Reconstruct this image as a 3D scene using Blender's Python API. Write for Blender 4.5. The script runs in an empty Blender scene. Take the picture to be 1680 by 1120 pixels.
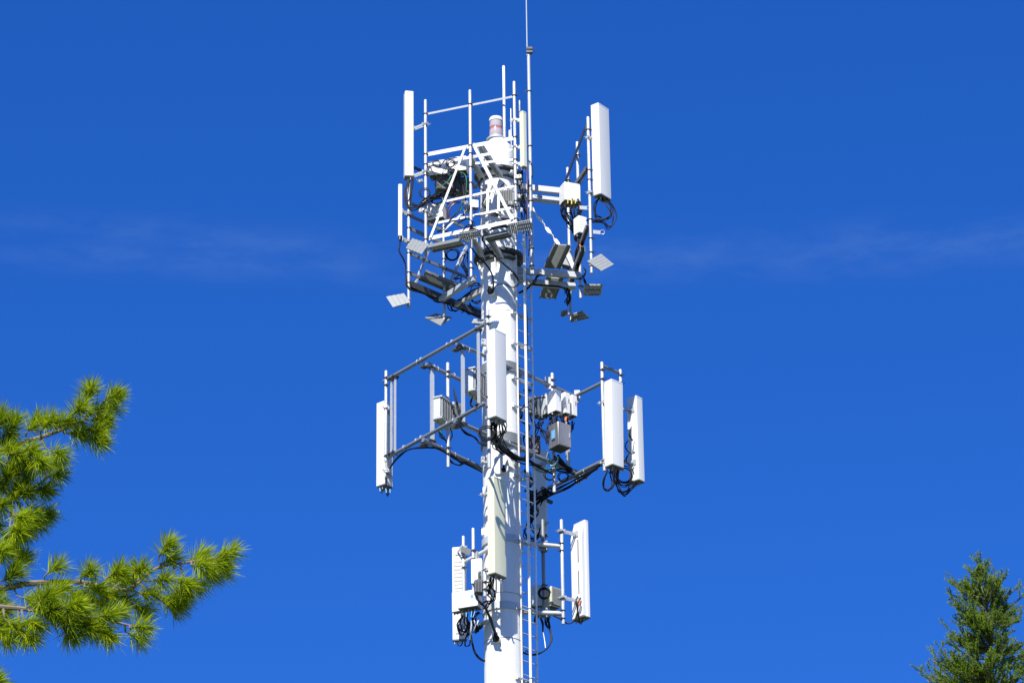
import bpy, math, random
from mathutils import Vector, Matrix
random.seed(7)
RAD = math.radians
sc = bpy.context.scene
COL = sc.collection

# ------------------------------------------------------------------ camera
F = 6000.0                      # focal length in photo pixels (photo is 1680 wide)
D = 81.2                        # ground distance from the camera to the tower axis (m)
PITCH, ROLL = 25.5, -0.78
CAM = Vector((0, 0, 1.6))
ROT = Matrix.Rotation(RAD(90 + PITCH), 3, 'X') @ Matrix.Rotation(RAD(ROLL), 3, 'Z')
cd = bpy.data.cameras.new('camera')
cam = bpy.data.objects.new('camera', cd)
COL.objects.link(cam)
cam.matrix_world = Matrix.Translation(CAM) @ ROT.to_4x4()
cd.sensor_width = 36.0
cd.lens = F * 36.0 / 1680.0
cd.clip_start = 0.5
cd.clip_end = 20000
sc.camera = cam

# ------------------------------------------------------------------ sky, sun, exposure
SUN_EL, SUN_AZ = 47.0, 15.0     # sun behind the camera, a little to its left
S = Vector((-math.sin(RAD(SUN_AZ)) * math.cos(RAD(SUN_EL)), -math.cos(RAD(SUN_AZ)) * math.cos(RAD(SUN_EL)), math.sin(RAD(SUN_EL))))
w = bpy.data.worlds.new('World')
sc.world = w
w.use_nodes = True
nt = w.node_tree
nt.nodes.clear()
N = nt.nodes.new
out = N('ShaderNodeOutputWorld'); bg = N('ShaderNodeBackground'); sky = N('ShaderNodeTexSky')
sky.sky_type = 'NISHITA'
sky.sun_disc = False
sky.sun_elevation = RAD(SUN_EL)
sky.sun_rotation = RAD(180 + SUN_AZ)
sky.altitude = 1500
sky.air_density = 1.0
sky.dust_density = 0.0
sky.ozone_density = 4.0
gam = N('ShaderNodeHueSaturation')
gam.inputs['Hue'].default_value = 0.5
gam.inputs['Saturation'].default_value = 1.29
gam.inputs['Value'].default_value = 1.0
# thin high cirrus: a faint band of noise on the sky's own direction
tc = N('ShaderNodeTexCoord'); sep = N('ShaderNodeSeparateXYZ')
mp = N('ShaderNodeMapping'); mp.inputs['Rotation'].default_value = (0, RAD(32), 0); mp.inputs['Scale'].default_value = (55, 55, 170)
noi = N('ShaderNodeTexNoise'); noi.inputs['Scale'].default_value = 1.0; noi.inputs['Detail'].default_value = 6; noi.inputs['Roughness'].default_value = 0.62
mp2 = N('ShaderNodeMapping'); mp2.inputs['Scale'].default_value = (9, 9, 60)
noi2 = N('ShaderNodeTexNoise'); noi2.inputs['Scale'].default_value = 1.0; noi2.inputs['Detail'].default_value = 3
band = N('ShaderNodeMapRange'); band.interpolation_type = 'SMOOTHERSTEP'
def math_node(op, a=None, b=None):
    m = N('ShaderNodeMath'); m.operation = op
    for i, x in enumerate((a, b)):
        if x is None: continue
        if isinstance(x, (int, float)): m.inputs[i].default_value = x
        else: nt.links.new(x, m.inputs[i])
    return m.outputs[0]
L = nt.links.new
L(tc.outputs['Generated'], sep.inputs[0]); L(tc.outputs['Generated'], mp.inputs[0]); L(tc.outputs['Generated'], mp2.inputs[0])
L(mp.outputs[0], noi.inputs['Vector']); L(mp2.outputs[0], noi2.inputs['Vector'])
dz = math_node('ABSOLUTE', math_node('SUBTRACT', math_node('ADD', sep.outputs[2], math_node('MULTIPLY', sep.outputs[0], 0.0125)), math.sin(RAD(26.85))))
band.inputs[1].default_value = 0.0115; band.inputs[2].default_value = 0.0; band.inputs[3].default_value = 0.0; band.inputs[4].default_value = 1.0
L(dz, band.inputs[0])
rmp = N('ShaderNodeMapRange'); rmp.inputs[1].default_value = 0.36; rmp.inputs[2].default_value = 0.78
L(noi.outputs[0], rmp.inputs[0])
rmp2 = N('ShaderNodeMapRange'); rmp2.inputs[1].default_value = 0.32; rmp2.inputs[2].default_value = 0.75
L(noi2.outputs[0], rmp2.inputs[0])
amt = math_node('MULTIPLY', math_node('MULTIPLY', band.outputs[0], rmp2.outputs[0]), math_node('ADD', math_node('MULTIPLY', rmp.outputs[0], 0.17), 0.03))
mix = N('ShaderNodeMix'); mix.data_type = 'RGBA'
mix.inputs[7].default_value = (4.0, 5.8, 8.8, 1)
tint = N('ShaderNodeMix'); tint.data_type = 'RGBA'; tint.blend_type = 'MULTIPLY'; tint.inputs[0].default_value = 1.0
tint.inputs[7].default_value = (0.97, 1.06, 1.84, 1)      # deep polarised blue of the photograph
L(sky.outputs[0], gam.inputs['Color']); L(gam.outputs[0], tint.inputs[6]); 
gm = N('ShaderNodeGamma'); gm.inputs[1].default_value = 0.85
tint2 = N('ShaderNodeMix'); tint2.data_type = 'RGBA'; tint2.blend_type = 'MULTIPLY'; tint2.inputs[0].default_value = 1.0
tint2.inputs[7].default_value = (0.70, 1.05, 1.26, 1)
L(tint.outputs[2], gm.inputs[0]); L(gm.outputs[0], tint2.inputs[6]); L(tint2.outputs[2], mix.inputs[6]); L(amt, mix.inputs[0])
L(mix.outputs[2], bg.inputs[0])
bg.inputs[1].default_value = 0.066
L(bg.outputs[0], out.inputs[0])

sd = bpy.data.lights.new('sun', 'SUN')
sd.energy = 5.0
sd.angle = RAD(0.53)
sd.color = (1.0, 0.96, 0.90)
so = bpy.data.objects.new('sun', sd)
COL.objects.link(so)
so.rotation_euler = S.to_track_quat('Z', 'Y').to_euler()
so.location = (-40, -60, 90)
sc.view_settings.view_transform = 'Standard'
sc.view_settings.look = 'None'
sc.view_settings.exposure = 0.6
sc.view_settings.gamma = 1.0
sc.cycles.max_bounces = 6

# ------------------------------------------------------------------ measuring helpers
def at(px, py, Y):
    """Point on the sight line of a photo pixel at ground distance Y."""
    r = ROT @ Vector(((px - 840) / F, -(py - 560) / F, -1.0))
    return CAM + r * (Y / r.y)
def P(px, py, d=0.0):
    return at(px, py, D + d)
def zrow(X, Y, py):
    """Height at which a plumb line through (X, Y) meets photo row py."""
    s = -(py - 560) / F
    a = ROT.transposed() @ (Vector((X, Y, 0)) - CAM)
    b = ROT.transposed() @ Vector((0, 0, 1))
    return -(a.y + s * a.z) / (b.y + s * b.z)
def plumb(px, y0, y1, d, ref=None):
    ref = (y0 + y1) / 2 if ref is None else ref
    p = P(px, ref, d)
    return Vector((p.x, p.y, zrow(p.x, p.y, y0))), Vector((p.x, p.y, zrow(p.x, p.y, y1)))

# ------------------------------------------------------------------ mesh builder
class MB:
    def __init__(s): s.v = []; s.f = []
    def add(s, vs, fs):
        o = len(s.v); s.v += [Vector(x) for x in vs]; s.f += [[i + o for i in q] for q in fs]; return s
    def box(s, c, a, b, e):
        c = Vector(c); a = Vector(a); b = Vector(b); e = Vector(e)
        if a.cross(b).dot(e) < 0: a = -a
        vs = [c - a - b - e, c + a - b - e, c + a + b - e, c - a + b - e, c - a - b + e, c + a - b + e, c + a + b + e, c - a + b + e]
        return s.add(vs, [(3, 2, 1, 0), (4, 5, 6, 7), (0, 1, 5, 4), (1, 2, 6, 5), (2, 3, 7, 6), (3, 0, 4, 7)])
    @staticmethod
    def frame(p0, p1, up=Vector((0, 0, 1))):
        t = (p1 - p0).normalized(); up = Vector(up)
        if abs(t.dot(up.normalized())) > 0.98: up = Vector((0, -1, 0))
        u = t.cross(up).normalized(); n = u.cross(t).normalized()
        return t, u, n
    def bar(s, p0, p1, wd, ht, up=Vector((0, 0, 1))):
        t, u, n = s.frame(p0, p1, up)
        return s.box((p0 + p1) / 2, t * (p1 - p0).length / 2, u * wd / 2, n * ht / 2)
    def angle(s, p0, p1, wd, th=0.008, up=Vector((0, 0, 1)), flip=1):
        t, u, n = s.frame(p0, p1, up); h = t * (p1 - p0).length / 2; c = (p0 + p1) / 2
        s.box(c, h, u * wd / 2, n * th / 2)
        return s.box(c + u * flip * (wd - th) / 2 - n * (wd / 2 + th / 2), h, u * th / 2, n * wd / 2)
    def channel(s, p0, p1, wd, ht, th=0.01, up=Vector((0, 0, 1))):
        t, u, n = s.frame(p0, p1, up); h = t * (p1 - p0).length / 2; c = (p0 + p1) / 2
        s.box(c + n * (ht - th) / 2, h, u * wd / 2, n * th / 2)
        for k in (-1, 1):
            s.box(c + u * k * (wd - th) / 2 - n * th / 2, h * 0.999, u * th / 2, n * (ht - th) / 2)
        return s
    def tube(s, path, r, n=10, cap=True):
        path = [Vector(p) for p in path]; m = len(path)
        rr = r if isinstance(r, (list, tuple)) else [r] * m
        t0 = (path[1] - path[0]).normalized()
        up = Vector((0, 0, 1)) if abs(t0.z) < 0.9 else Vector((0, 1, 0))
        u = t0.cross(up).normalized(); vs = []; fs = []
        for i, p in enumerate(path):
            t = (path[min(i + 1, m - 1)] - path[max(i - 1, 0)])
            t = t.normalized() if t.length > 1e-9 else t0
            u = (u - t * u.dot(t)); u = u.normalized() if u.length > 1e-6 else t.orthogonal().normalized()
            b = t.cross(u)
            for k in range(n):
                a = 2 * math.pi * k / n
                vs.append(p + (u * math.cos(a) + b * math.sin(a)) * rr[i])
        for i in range(m - 1):
            for k in range(n):
                k2 = (k + 1) % n
                fs.append((i * n + k, i * n + k2, (i + 1) * n + k2, (i + 1) * n + k))
        if cap:
            fs.append(tuple(range(n))[::-1]); fs.append(tuple((m - 1) * n + k for k in range(n)))
        return s.add(vs, fs)
    def lathe(s, c, prof, n=32, cap=True):
        c = Vector(c); vs = []; fs = []
        for r, z in prof:
            for k in range(n):
                a = 2 * math.pi * k / n
                vs.append(c + Vector((r * math.cos(a), r * math.sin(a), z)))
        m = len(prof)
        for i in range(m - 1):
            for k in range(n):
                k2 = (k + 1) % n
                fs.append((i * n + k, i * n + k2, (i + 1) * n + k2, (i + 1) * n + k))
        if cap:
            fs.append(tuple(range(n))[::-1]); fs.append(tuple((m - 1) * n + k for k in range(n)))
        return s.add(vs, fs)
    def prism(s, poly, off):
        m = len(poly); off = Vector(off)
        vs = [Vector(p) for p in poly] + [Vector(p) + off for p in poly]
        nrm = Vector((0, 0, 0))
        for i in range(m): nrm += (vs[i] - vs[0]).cross(vs[(i + 1) % m] - vs[0])
        if nrm.dot(off) < 0: vs = vs[:m][::-1] + vs[m:][::-1]
        fs = [tuple(range(m))[::-1], tuple(range(m, 2 * m))]
        for i in range(m):
            j = (i + 1) % m; fs.append((i, j, m + j, m + i))
        return s.add(vs, fs)
    def ring(s, c, axis, R, r, n=14, k=5, a0=0, a1=2 * math.pi):
        axis = Vector(axis).normalized(); u = axis.orthogonal().normalized(); v = axis.cross(u)
        full = abs(a1 - a0 - 2 * math.pi) < 1e-6
        pts = [Vector(c) + (u * math.cos(a0 + (a1 - a0) * i / n) + v * math.sin(a0 + (a1 - a0) * i / n)) * R for i in range(n + 1)]
        return s.tube(pts, r, k, not full)
    def build(s, name, mat, parent=None, loc=None, smooth=42, bevel=0):
        if parent is None: base = Vector(loc) if loc is not None else Vector((0, 0, 0))
        else:
            base = Vector((0, 0, 0)); q = parent
            while q is not None: base += q.location; q = q.parent
        me = bpy.data.meshes.new(name)
        me.from_pydata([tuple(x - base) for x in s.v], [], s.f)
        me.materials.append(mat)
        if smooth:
            for p in me.polygons: p.use_smooth = True
            me.set_sharp_from_angle(angle=RAD(smooth))
        me.update()
        o = bpy.data.objects.new(name, me); COL.objects.link(o)
        if parent is None: o.location = base
        else: o.parent = parent
        if bevel:
            b = o.modifiers.new('bevel', 'BEVEL'); b.width = bevel; b.segments = 2; b.limit_method = 'ANGLE'
        return o
def tag(o, label=None, cat=None, group=None, kind=None):
    if label: o['label'] = label
    if cat: o['category'] = cat
    if group: o['group'] = group
    if kind: o['kind'] = kind
    return o
def thing(name, loc, label, cat, group=None):
    o = bpy.data.objects.new(name, None); COL.objects.link(o)
    o.location = loc; o.empty_display_size = 0.2
    return tag(o, label, cat, group)

# ------------------------------------------------------------------ materials
def mat(name, col, rough=0.5, metal=0.0, var=0.08, scale=6.0, bump=0.0, col2=None, spec=0.5, streak=False, mscale=None):
    m = bpy.data.materials.new(name); m.use_nodes = True
    t = m.node_tree; b = t.nodes['Principled BSDF']
    b.inputs['Roughness'].default_value = rough; b.inputs['Metallic'].default_value = metal
    b.inputs['Specular IOR Level'].default_value = spec
    co = t.nodes.new('ShaderNodeTexCoord'); mpn = t.nodes.new('ShaderNodeMapping')
    mpn.inputs['Scale'].default_value = mscale or ((1, 1, 0.15) if streak else (1, 1, 1))
    no = t.nodes.new('ShaderNodeTexNoise'); no.inputs['Scale'].default_value = scale; no.inputs['Detail'].default_value = 6; no.inputs['Roughness'].default_value = 0.65
    rp = t.nodes.new('ShaderNodeValToRGB')
    rp.color_ramp.elements[0].position = 0.3; rp.color_ramp.elements[1].position = 0.7
    c2 = col2 or tuple(c * (1 - var * 2) for c in col)
    rp.color_ramp.elements[0].color = (*c2, 1); rp.color_ramp.elements[1].color = (*col, 1)
    t.links.new(co.outputs['Object'], mpn.inputs[0]); t.links.new(mpn.outputs[0], no.inputs['Vector'])
    t.links.new(no.outputs[0], rp.inputs[0]); t.links.new(rp.outputs[0], b.inputs['Base Color'])
    if bump:
        bp = t.nodes.new('ShaderNodeBump'); bp.inputs['Strength'].default_value = bump; bp.inputs['Distance'].default_value = 0.01
        t.links.new(no.outputs[0], bp.inputs['Height']); t.links.new(bp.outputs[0], b.inputs['Normal'])
    return m
M = dict(
    pole=mat('white_tower_paint', (0.82, 0.815, 0.78), 0.45, 0, 0.07, 2.5, 0.02, streak=True),
    white=mat('white_powder_coat', (0.81, 0.80, 0.75), 0.45, 0, 0.04, 7),
    radome=mat('radome_plastic', (0.80, 0.80, 0.75), 0.42, 0, 0.04, 3, streak=True),
    cream=mat('aged_radome_plastic', (0.76, 0.76, 0.53), 0.45, 0, 0.05, 3, streak=True),
    rail=mat('blue_grey_galvanised_pipe', (0.27, 0.30, 0.33), 0.42, 0.4, 0.11, 22, 0.05),
    galv=mat('galvanised_steel', (0.55, 0.58, 0.59), 0.45, 0.2, 0.11, 22, 0.05),
    zinc=mat('bright_zinc_steel', (0.56, 0.58, 0.58), 0.42, 0.2, 0.14, 16, 0.03),
    dull=mat('weathered_steel', (0.23, 0.25, 0.25), 0.55, 0.2, 0.12, 14, 0.05),
    tread=mat('worn_grating_steel', (0.36, 0.38, 0.37), 0.5, 0.2, 0.15, 30, 0.05),
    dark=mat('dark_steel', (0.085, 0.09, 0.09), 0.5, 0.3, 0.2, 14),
    under=mat('grey_base_plate', (0.13, 0.14, 0.13), 0.55, 0.2, 0.15, 20),
    rubber=mat('black_cable_jacket', (0.009, 0.009, 0.010), 0.6, 0, 0.2, 30, spec=0.25),
    copper=mat('brown_cable_jacket', (0.16, 0.045, 0.03), 0.45, 0, 0.2, 30),
    green=mat('green_earth_wire', (0.05, 0.36, 0.22), 0.45, 0, 0.2, 30),
    blue=mat('blue_tape', (0.16, 0.45, 0.75), 0.5, 0, 0.1, 30),
    orange=mat('orange_plug', (0.75, 0.17, 0.05), 0.5, 0, 0.1, 30),
    yellow=mat('yellow_tape', (0.75, 0.6, 0.05), 0.5, 0, 0.1, 30),
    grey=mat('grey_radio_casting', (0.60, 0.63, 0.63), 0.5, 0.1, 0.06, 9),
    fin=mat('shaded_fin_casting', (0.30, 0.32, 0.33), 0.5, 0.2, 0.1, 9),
    slat=mat('grey_cooling_slats', (0.58, 0.57, 0.50), 0.6, 0, 0.1, 20),
    stain=mat('stainless_steel', (0.50, 0.47, 0.42), 0.38, 0.75, 0.14, 5, 0.02, col2=(0.33, 0.30, 0.26), streak=True),
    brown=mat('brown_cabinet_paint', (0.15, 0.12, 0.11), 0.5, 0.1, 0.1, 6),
)
def lens_mat():
    m = bpy.data.materials.new('beacon_lens'); m.use_nodes = True
    t = m.node_tree; b = t.nodes['Principled BSDF']
    b.inputs['Roughness'].default_value = 0.12; b.inputs['Metallic'].default_value = 0.15
    co = t.nodes.new('ShaderNodeTexCoord'); sp = t.nodes.new('ShaderNodeSeparateXYZ'); rp = t.nodes.new('ShaderNodeValToRGB')
    mr = t.nodes.new('ShaderNodeMapRange'); mr.inputs[1].default_value = 0.08; mr.inputs[2].default_value = 0.52
    e = rp.color_ramp.elements
    e[0].position = 0; e[0].color = (0.47, 0.39, 0.39, 1); e[1].position = 1; e[1].color = (0.52, 0.48, 0.48, 1)
    for pos, c in ((0.42, (0.52, 0.44, 0.44, 1)), (0.54, (0.42, 0.15, 0.12, 1)), (0.62, (0.40, 0.14, 0.11, 1)), (0.70, (0.55, 0.48, 0.47, 1))):
        x = e.new(pos); x.color = c
    no = t.nodes.new('ShaderNodeTexNoise'); no.inputs['Scale'].default_value = 9
    ad = t.nodes.new('ShaderNodeMath'); ad.operation = 'MULTIPLY_ADD'; ad.inputs[1].default_value = 0.10; ad.inputs[2].default_value = -0.05
    a2 = t.nodes.new('ShaderNodeMath'); a2.operation = 'ADD'
    t.links.new(co.outputs['Object'], sp.inputs[0]); t.links.new(co.outputs['Object'], no.inputs['Vector'])
    t.links.new(sp.outputs[2], mr.inputs[0]); t.links.new(no.outputs[0], ad.inputs[0])
    t.links.new(mr.outputs[0], a2.inputs[0]); t.links.new(ad.outputs[0], a2.inputs[1])
    t.links.new(a2.outputs[0], rp.inputs[0]); t.links.new(rp.outputs[0], b.inputs['Base Color'])
    return m
M['lens'] = lens_mat()

# ------------------------------------------------------------------ ground (below the frame, but it lights the undersides)
g = MB()
n_g, half = 24, 6000
for i in range(n_g + 1):
    for j in range(n_g + 1):
        g.v.append(Vector((-half + 2 * half * i / n_g, -half + 2 * half * j / n_g, 0)))
for i in range(n_g):
    for j in range(n_g):
        a = i * (n_g + 1) + j
        g.f.append([a, a + n_g + 1, a + n_g + 2, a + 1])
tag(g.build('ground', mat('meadow_ground', (0.085, 0.095, 0.045), 0.9, 0, 0.1, 0.4, 0.2, col2=(0.045, 0.06, 0.025)), smooth=0), kind='structure')

# ------------------------------------------------------------------ small shared builders
def clampring(parent, p, r, mt='dark', toward=None):
    """U-bolt round a pipe with a saddle and two bolt ends."""
    m = MB(); m.ring(p, (0, 0, 1), r + 0.009, 0.012, 12, 5)
    d = Vector(toward or (0.35, -0.5, 0)).normalized()
    s_ = Vector((-d.y, d.x, 0))
    m.box(p + d * (r + 0.012), d * 0.008, s_ * (r + 0.016), Vector((0, 0, 0.016)))
    for k in (-1, 1):
        m.tube([p + s_ * k * (r + 0.006), p + s_ * k * (r + 0.006) + d * (r + 0.075)], 0.007, 5)
    return m.build('clamp', M[mt], parent)
def vpipe(parent, px, y0, y1, d, r=0.037, mt='zinc', clamps=(), name='mount_pipe', ref=None, toward=None):
    a, b = plumb(px, y0, y1, d, ref)
    m = MB()
    m.tube([a, a - Vector((0, 0, 0.012)), b], [r * 0.78, r, r], 14)
    m.f.pop()                                             # open lower end with a dark bore
    m.tube([b + Vector((0, 0, 0.002)), b + Vector((0, 0, 0.08))], r * 0.86, 14)
    o = m.build(name, M[mt], parent)
    for cy in clamps:
        clampring(o, Vector((a.x, a.y, zrow(a.x, a.y, cy))), r, toward=toward)
    return o, a, b
def rail(parent, p0, p1, r=0.045, mt='galv', name='rail', n=14):
    return MB().tube([p0, p1], r, n).build(name, M[mt], parent)
def rrect(c, u, n, hw, hd, rad, seg=4):
    pts = []
    for sx, sy, a0 in ((1, 1, 0), (-1, 1, 90), (-1, -1, 180), (1, -1, 270)):
        for i in range(seg + 1):
            a = RAD(a0 + 90 * i / seg)
            pts.append(c + u * (sx * (hw - rad) + rad * math.cos(a)) + n * (sy * (hd - rad) + rad * math.sin(a)))
    return pts
def axes(yaw):
    y = RAD(yaw)
    return Vector((math.cos(y), math.sin(y), 0)), Vector((math.sin(y), -math.cos(y), 0))
def panel(label, px, y0, y1, d, wd, dep, yaw, mt='radome', pipe=None, br=(0.16, 0.86), nconn=4, rad=0.03, tilt=0.0, slots=False, slats=False, chamfer=False):
    """Panel antenna: radome, top lip, base plate with connectors, brackets to its pipe."""
    a, b = plumb(px, y0, y1, d)
    H = a.z - b.z; u, n = axes(yaw)
    t = thing('panel_antenna', b, label, 'panel antenna', 'panel antennas of the tower')
    up = (Vector((0, 0, 1)) + n * math.sin(RAD(tilt))).normalized()
    m = MB()
    bc, bd_ = (b + n * dep * 0.22, dep * 0.56) if chamfer else (b, dep)
    m.prism(rrect(bc + up * 0.03, u, n, wd / 2, bd_ / 2, rad), up * (H - 0.045))
    m.prism(rrect(bc + up * (H - 0.015), u, n, wd / 2 - 0.008, bd_ / 2 - 0.008, max(rad - 0.008, 0.006)), up * 0.012)
    rb = m.build('radome', M[mt], t, smooth=35)
    MB().prism(rrect(bc + up * (H - 0.04), u, n, wd / 2 + 0.004, bd_ / 2 + 0.004, rad + 0.002), up * 0.022).build('top_lip', M[mt], t, smooth=35)
    if chamfer:
        x0 = bc - n * (bd_ / 2 - 0.003) - u * wd * 0.47; x1 = b - n * dep / 2 - u * wd * 0.47
        MB().prism([x0 + up * 0.032, x0 + up * (H - 0.05), x1 + up * (H - 0.42), x1 + up * 0.032], u * wd * 0.94).build('housing', M[mt], t, smooth=0, bevel=0.012)
    e = MB(); e.prism(rrect(b, u, n, wd / 2 - 0.004, dep / 2 - 0.004, rad), up * 0.0295)
    ep = e.build('base_or_shade_plate', M['under'], t, smooth=35)
    for i in range(nconn):
        q = b + u * (wd * 0.36 * (2 * i / max(nconn - 1, 1) - 1)) + n * (dep * (0.12 if i % 2 else -0.15))
        MB().tube([q, q - up * 0.035, q - up * 0.037, q - up * 0.075], [0.017, 0.017, 0.012, 0.012], 8).build('connector', M['zinc' if i % 3 else 'dull'], ep)
    if slots:
        for k in range(2):
            q = b + up * (H * (0.36 + 0.32 * k)) - n * (dep / 2 + 0.001) + u * (-wd * 0.18)
            MB().box(q, u * 0.012, n * 0.004, up * H * 0.115).build('slot', M['dark'], rb)
    if slats:
        for k in range(12):
            q = b + up * (H * (0.40 + 0.04 * k)) - n * (dep / 2 + 0.004)
            MB().box(q, u * wd * 0.36, n * 0.007, up * 0.024).build('slat', M['slat'], rb)
    if pipe:
        pp = P(pipe[0], (y0 + y1) / 2, pipe[1])
        for fz in br:
            z = b.z + H * (1 - fz)
            q = b + up * (z - b.z) - n * (dep / 2 + 0.004)
            pc = Vector((pp.x, pp.y, z))
            v = pc - q; v.z = 0
            m = MB()
            m.box(q - n * 0.006, u * min(wd * 0.32, 0.09), n * 0.008, Vector((0, 0, 0.07)))
            if v.length > 0.05:
                vn = v.normalized(); sd_ = Vector((-vn.y, vn.x, 0))
                for k in (-1, 1):
                    m.bar(q + sd_ * 0.035 * k, pc + sd_ * 0.035 * k - vn * 0.03, 0.014, 0.055)
                    m.tube([pc + sd_ * 0.05 * k - vn * 0.06, pc + sd_ * 0.05 * k + vn * 0.13], 0.008, 6)
                m.box(pc - vn * 0.048, vn * 0.014, sd_ * 0.075, Vector((0, 0, 0.04)))
                m.box(pc + vn * 0.052, vn * 0.014, sd_ * 0.075, Vector((0, 0, 0.03)))
            m.build('bracket', M['zinc'], t)
    return t, b, u, n
def radio(label, px, py, d, wd, ht, dep, yaw, mt='white', fins=14, fin_side=-1, conn=5, lid=False, mark=None, pipe=None, name='radio_unit', cat='radio unit', bev=0.012):
    """Remote radio: cast body, cooling fins on one face, connectors underneath, carry handle."""
    c = P(px, py, d); u, n = axes(yaw); z = Vector((0, 0, 1))
    t = thing(name, c - z * ht / 2, label, cat, 'radio units of the tower')
    m = MB(); m.box(c, u * wd / 2, n * dep / 2, z * ht / 2)
    bd = m.build('body', M[mt], t, bevel=bev)
    if not lid: MB().box(c - z * (ht / 2 + 0.004), u * (wd / 2 - 0.012), n * (dep / 2 - 0.012), z * 0.004).build('base_or_shade_plate', M['dark'], t, smooth=0)  # dark plate stands in for the shade on the box's underside
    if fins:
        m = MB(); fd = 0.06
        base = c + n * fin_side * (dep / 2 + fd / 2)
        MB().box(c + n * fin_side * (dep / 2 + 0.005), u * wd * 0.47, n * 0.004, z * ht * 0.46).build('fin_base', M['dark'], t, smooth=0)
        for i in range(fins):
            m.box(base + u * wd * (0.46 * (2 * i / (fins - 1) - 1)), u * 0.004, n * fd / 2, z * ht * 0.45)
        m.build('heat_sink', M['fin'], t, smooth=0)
    if lid:
        for sgn in (-1, 1):
            MB().box(c + z * sgn * (ht / 2 + 0.022) + n * fin_side * 0.03, u * wd * 0.53, n * (dep / 2 + 0.03), z * 0.022).build('end_rail', M['zinc'], t, bevel=0.006)
    hb = c + z * (ht / 2 + (0.045 if lid else 0.0))
    MB().tube([hb - u * wd * 0.22 - z * 0.01, hb - u * wd * 0.22 + z * 0.035, hb + u * wd * 0.22 + z * 0.035, hb + u * wd * 0.22 - z * 0.01], 0.009, 6).build('handle', M['dull'], t)
    for i in range(conn):
        q = c - z * (ht / 2 + (0.044 if lid else 0)) + u * wd * 0.38 * (2 * i / max(conn - 1, 1) - 1)
        MB().tube([q + z * 0.004, q - z * 0.05], 0.016, 8).build('connector', M['dull' if i % 2 else 'zinc'], t)
    if mark:
        MB().box(c + n * (dep / 2 + 0.002) + u * wd * 0.22 + z * ht * 0.1, u * wd * 0.07, n * 0.003, z * ht * 0.10).build('status_window', M[mark], bd)
    if pipe:
        pp = P(pipe[0], py, pipe[1])
        v = pp - c; v.z = 0
        for sgn in (-1, 1):
            if v.length > 0.04:
                m = MB(); zc = z * sgn * ht * 0.28
                m.bar(c + zc, Vector((pp.x, pp.y, c.z)) + zc, 0.07, 0.04)
                m.box(Vector((pp.x, pp.y, c.z)) + zc, u * 0.06, n * 0.055, z * 0.03)
                m.build('bracket', M['zinc'], t)
    return t
def spline(pts, sub=8):
    pts = [Vector(p) for p in pts]; o = []
    ext = [pts[0] * 2 - pts[1]] + pts + [pts[-1] * 2 - pts[-2]]
    for i in range(1, len(ext) - 2):
        a, b, c, d = ext[i - 1:i + 3]
        for k in range(sub):
            t = k / sub
            o.append(0.5 * ((2 * b) + (c - a) * t + (2 * a - 5 * b + 4 * c - d) * t * t + (3 * b - a - 3 * c + d) * t ** 3))
    o.append(pts[-1]); return o
def cables(label, runs, n=1, r=0.013, spread=0.03, mt='rubber', ties=(), cat='cables', name='cable_bundle'):
    """A bundle: each strand is a child of its own. runs: lists of (px, py, d)."""
    first = P(*runs[0][0])
    t = thing(name, first, label, cat, 'cable bundles of the tower')
    for run in runs:
        pts = [P(*q) for q in run]
        for k in range(n):
            q = []
            for i, p in enumerate(pts):
                s = spread * (0.6 if i in (0, len(pts) - 1) else 1)
                q.append(p + Vector((random.uniform(-s, s), random.uniform(-s, s), random.uniform(-s, s))))
            MB().tube(spline(q, 7), r * random.uniform(0.85, 1.15), 6).build('cable', M[mt], t)
    for (px, py, d, rr) in ties:
        c = P(px, py, d)
        MB().tube([c - Vector((0.03, 0, 0)), c + Vector((0.03, 0, 0))], rr, 10).build('tie', M['zinc'], t)
    return t
def coil(label, px, py, d, R, turns=3, r=0.013, mt='rubber'):
    c = P(px, py, d)
    t = thing('cable_coil', c, label, 'cable coil', 'cable bundles of the tower')
    pts = []
    for i in range(turns * 18 + 1):
        a = 2 * math.pi * i / 18
        rr = R * (1 + 0.12 * math.sin(a * 0.37 + 1)) * (1 - 0.05 * (i / 18 - turns / 2))
        pts.append(c + Vector((rr * math.cos(a), 0.02 * (i / 18 - turns / 2) + 0.01 * math.sin(a * 1.3), rr * math.sin(a))))
    MB().tube(pts, r, 6).build('cable', M[mt], t)
    return t
def grate(label, q, pipe=None, bars=9, teeth=True, th=0.022, mt='galv'):
    """Fold-down step grating: frame of flats, bearing bars, bracket. q = four corners (px, py, d), bars run q0->q1."""
    A, B, C, E = [P(*x) for x in q]
    c = (A + B + C + E) / 4
    t = thing('step_grating', c, label, 'step grating', 'step gratings on the mount pipes')
    nrm = (B - A).cross(E - A).normalized()
    if nrm.z < 0: nrm = -nrm
    m = MB()
    for i in range(bars):
        f = i / (bars - 1)
        p0 = A.lerp(E, f); p1 = B.lerp(C, f)
        dv = (p1 - p0).normalized()
        wdt = (E - A).length / (bars - 1) * (0.80 if teeth else 0.94)
        m.bar(p0 - dv * (0.025 if teeth else 0), p1 + dv * (0.025 if teeth else 0), wdt, th * 0.5, up=nrm)
    m.build('tread', M['tread'], t, smooth=0)
    for f in (0.06, 0.5, 0.94):
        MB().bar(A.lerp(B, f) - nrm * th * 0.8, E.lerp(C, f) - nrm * th * 0.8, 0.02, th * 1.6, up=nrm).build('cross_bar', M['dull'], t, smooth=0)
    if pipe:
        pp = P(*pipe)
        k = min((A, B, C, E), key=lambda x: (x - pp).length)
        MB().bar(c.lerp(k, 0.55) - nrm * 0.04, pp, 0.05, 0.05, up=nrm).build('bracket', M['zinc'], t)
        MB().ring(pp, (0, 0, 1), 0.05, 0.016, 12, 6).build('collar', M['zinc'], t)
    return t
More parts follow.
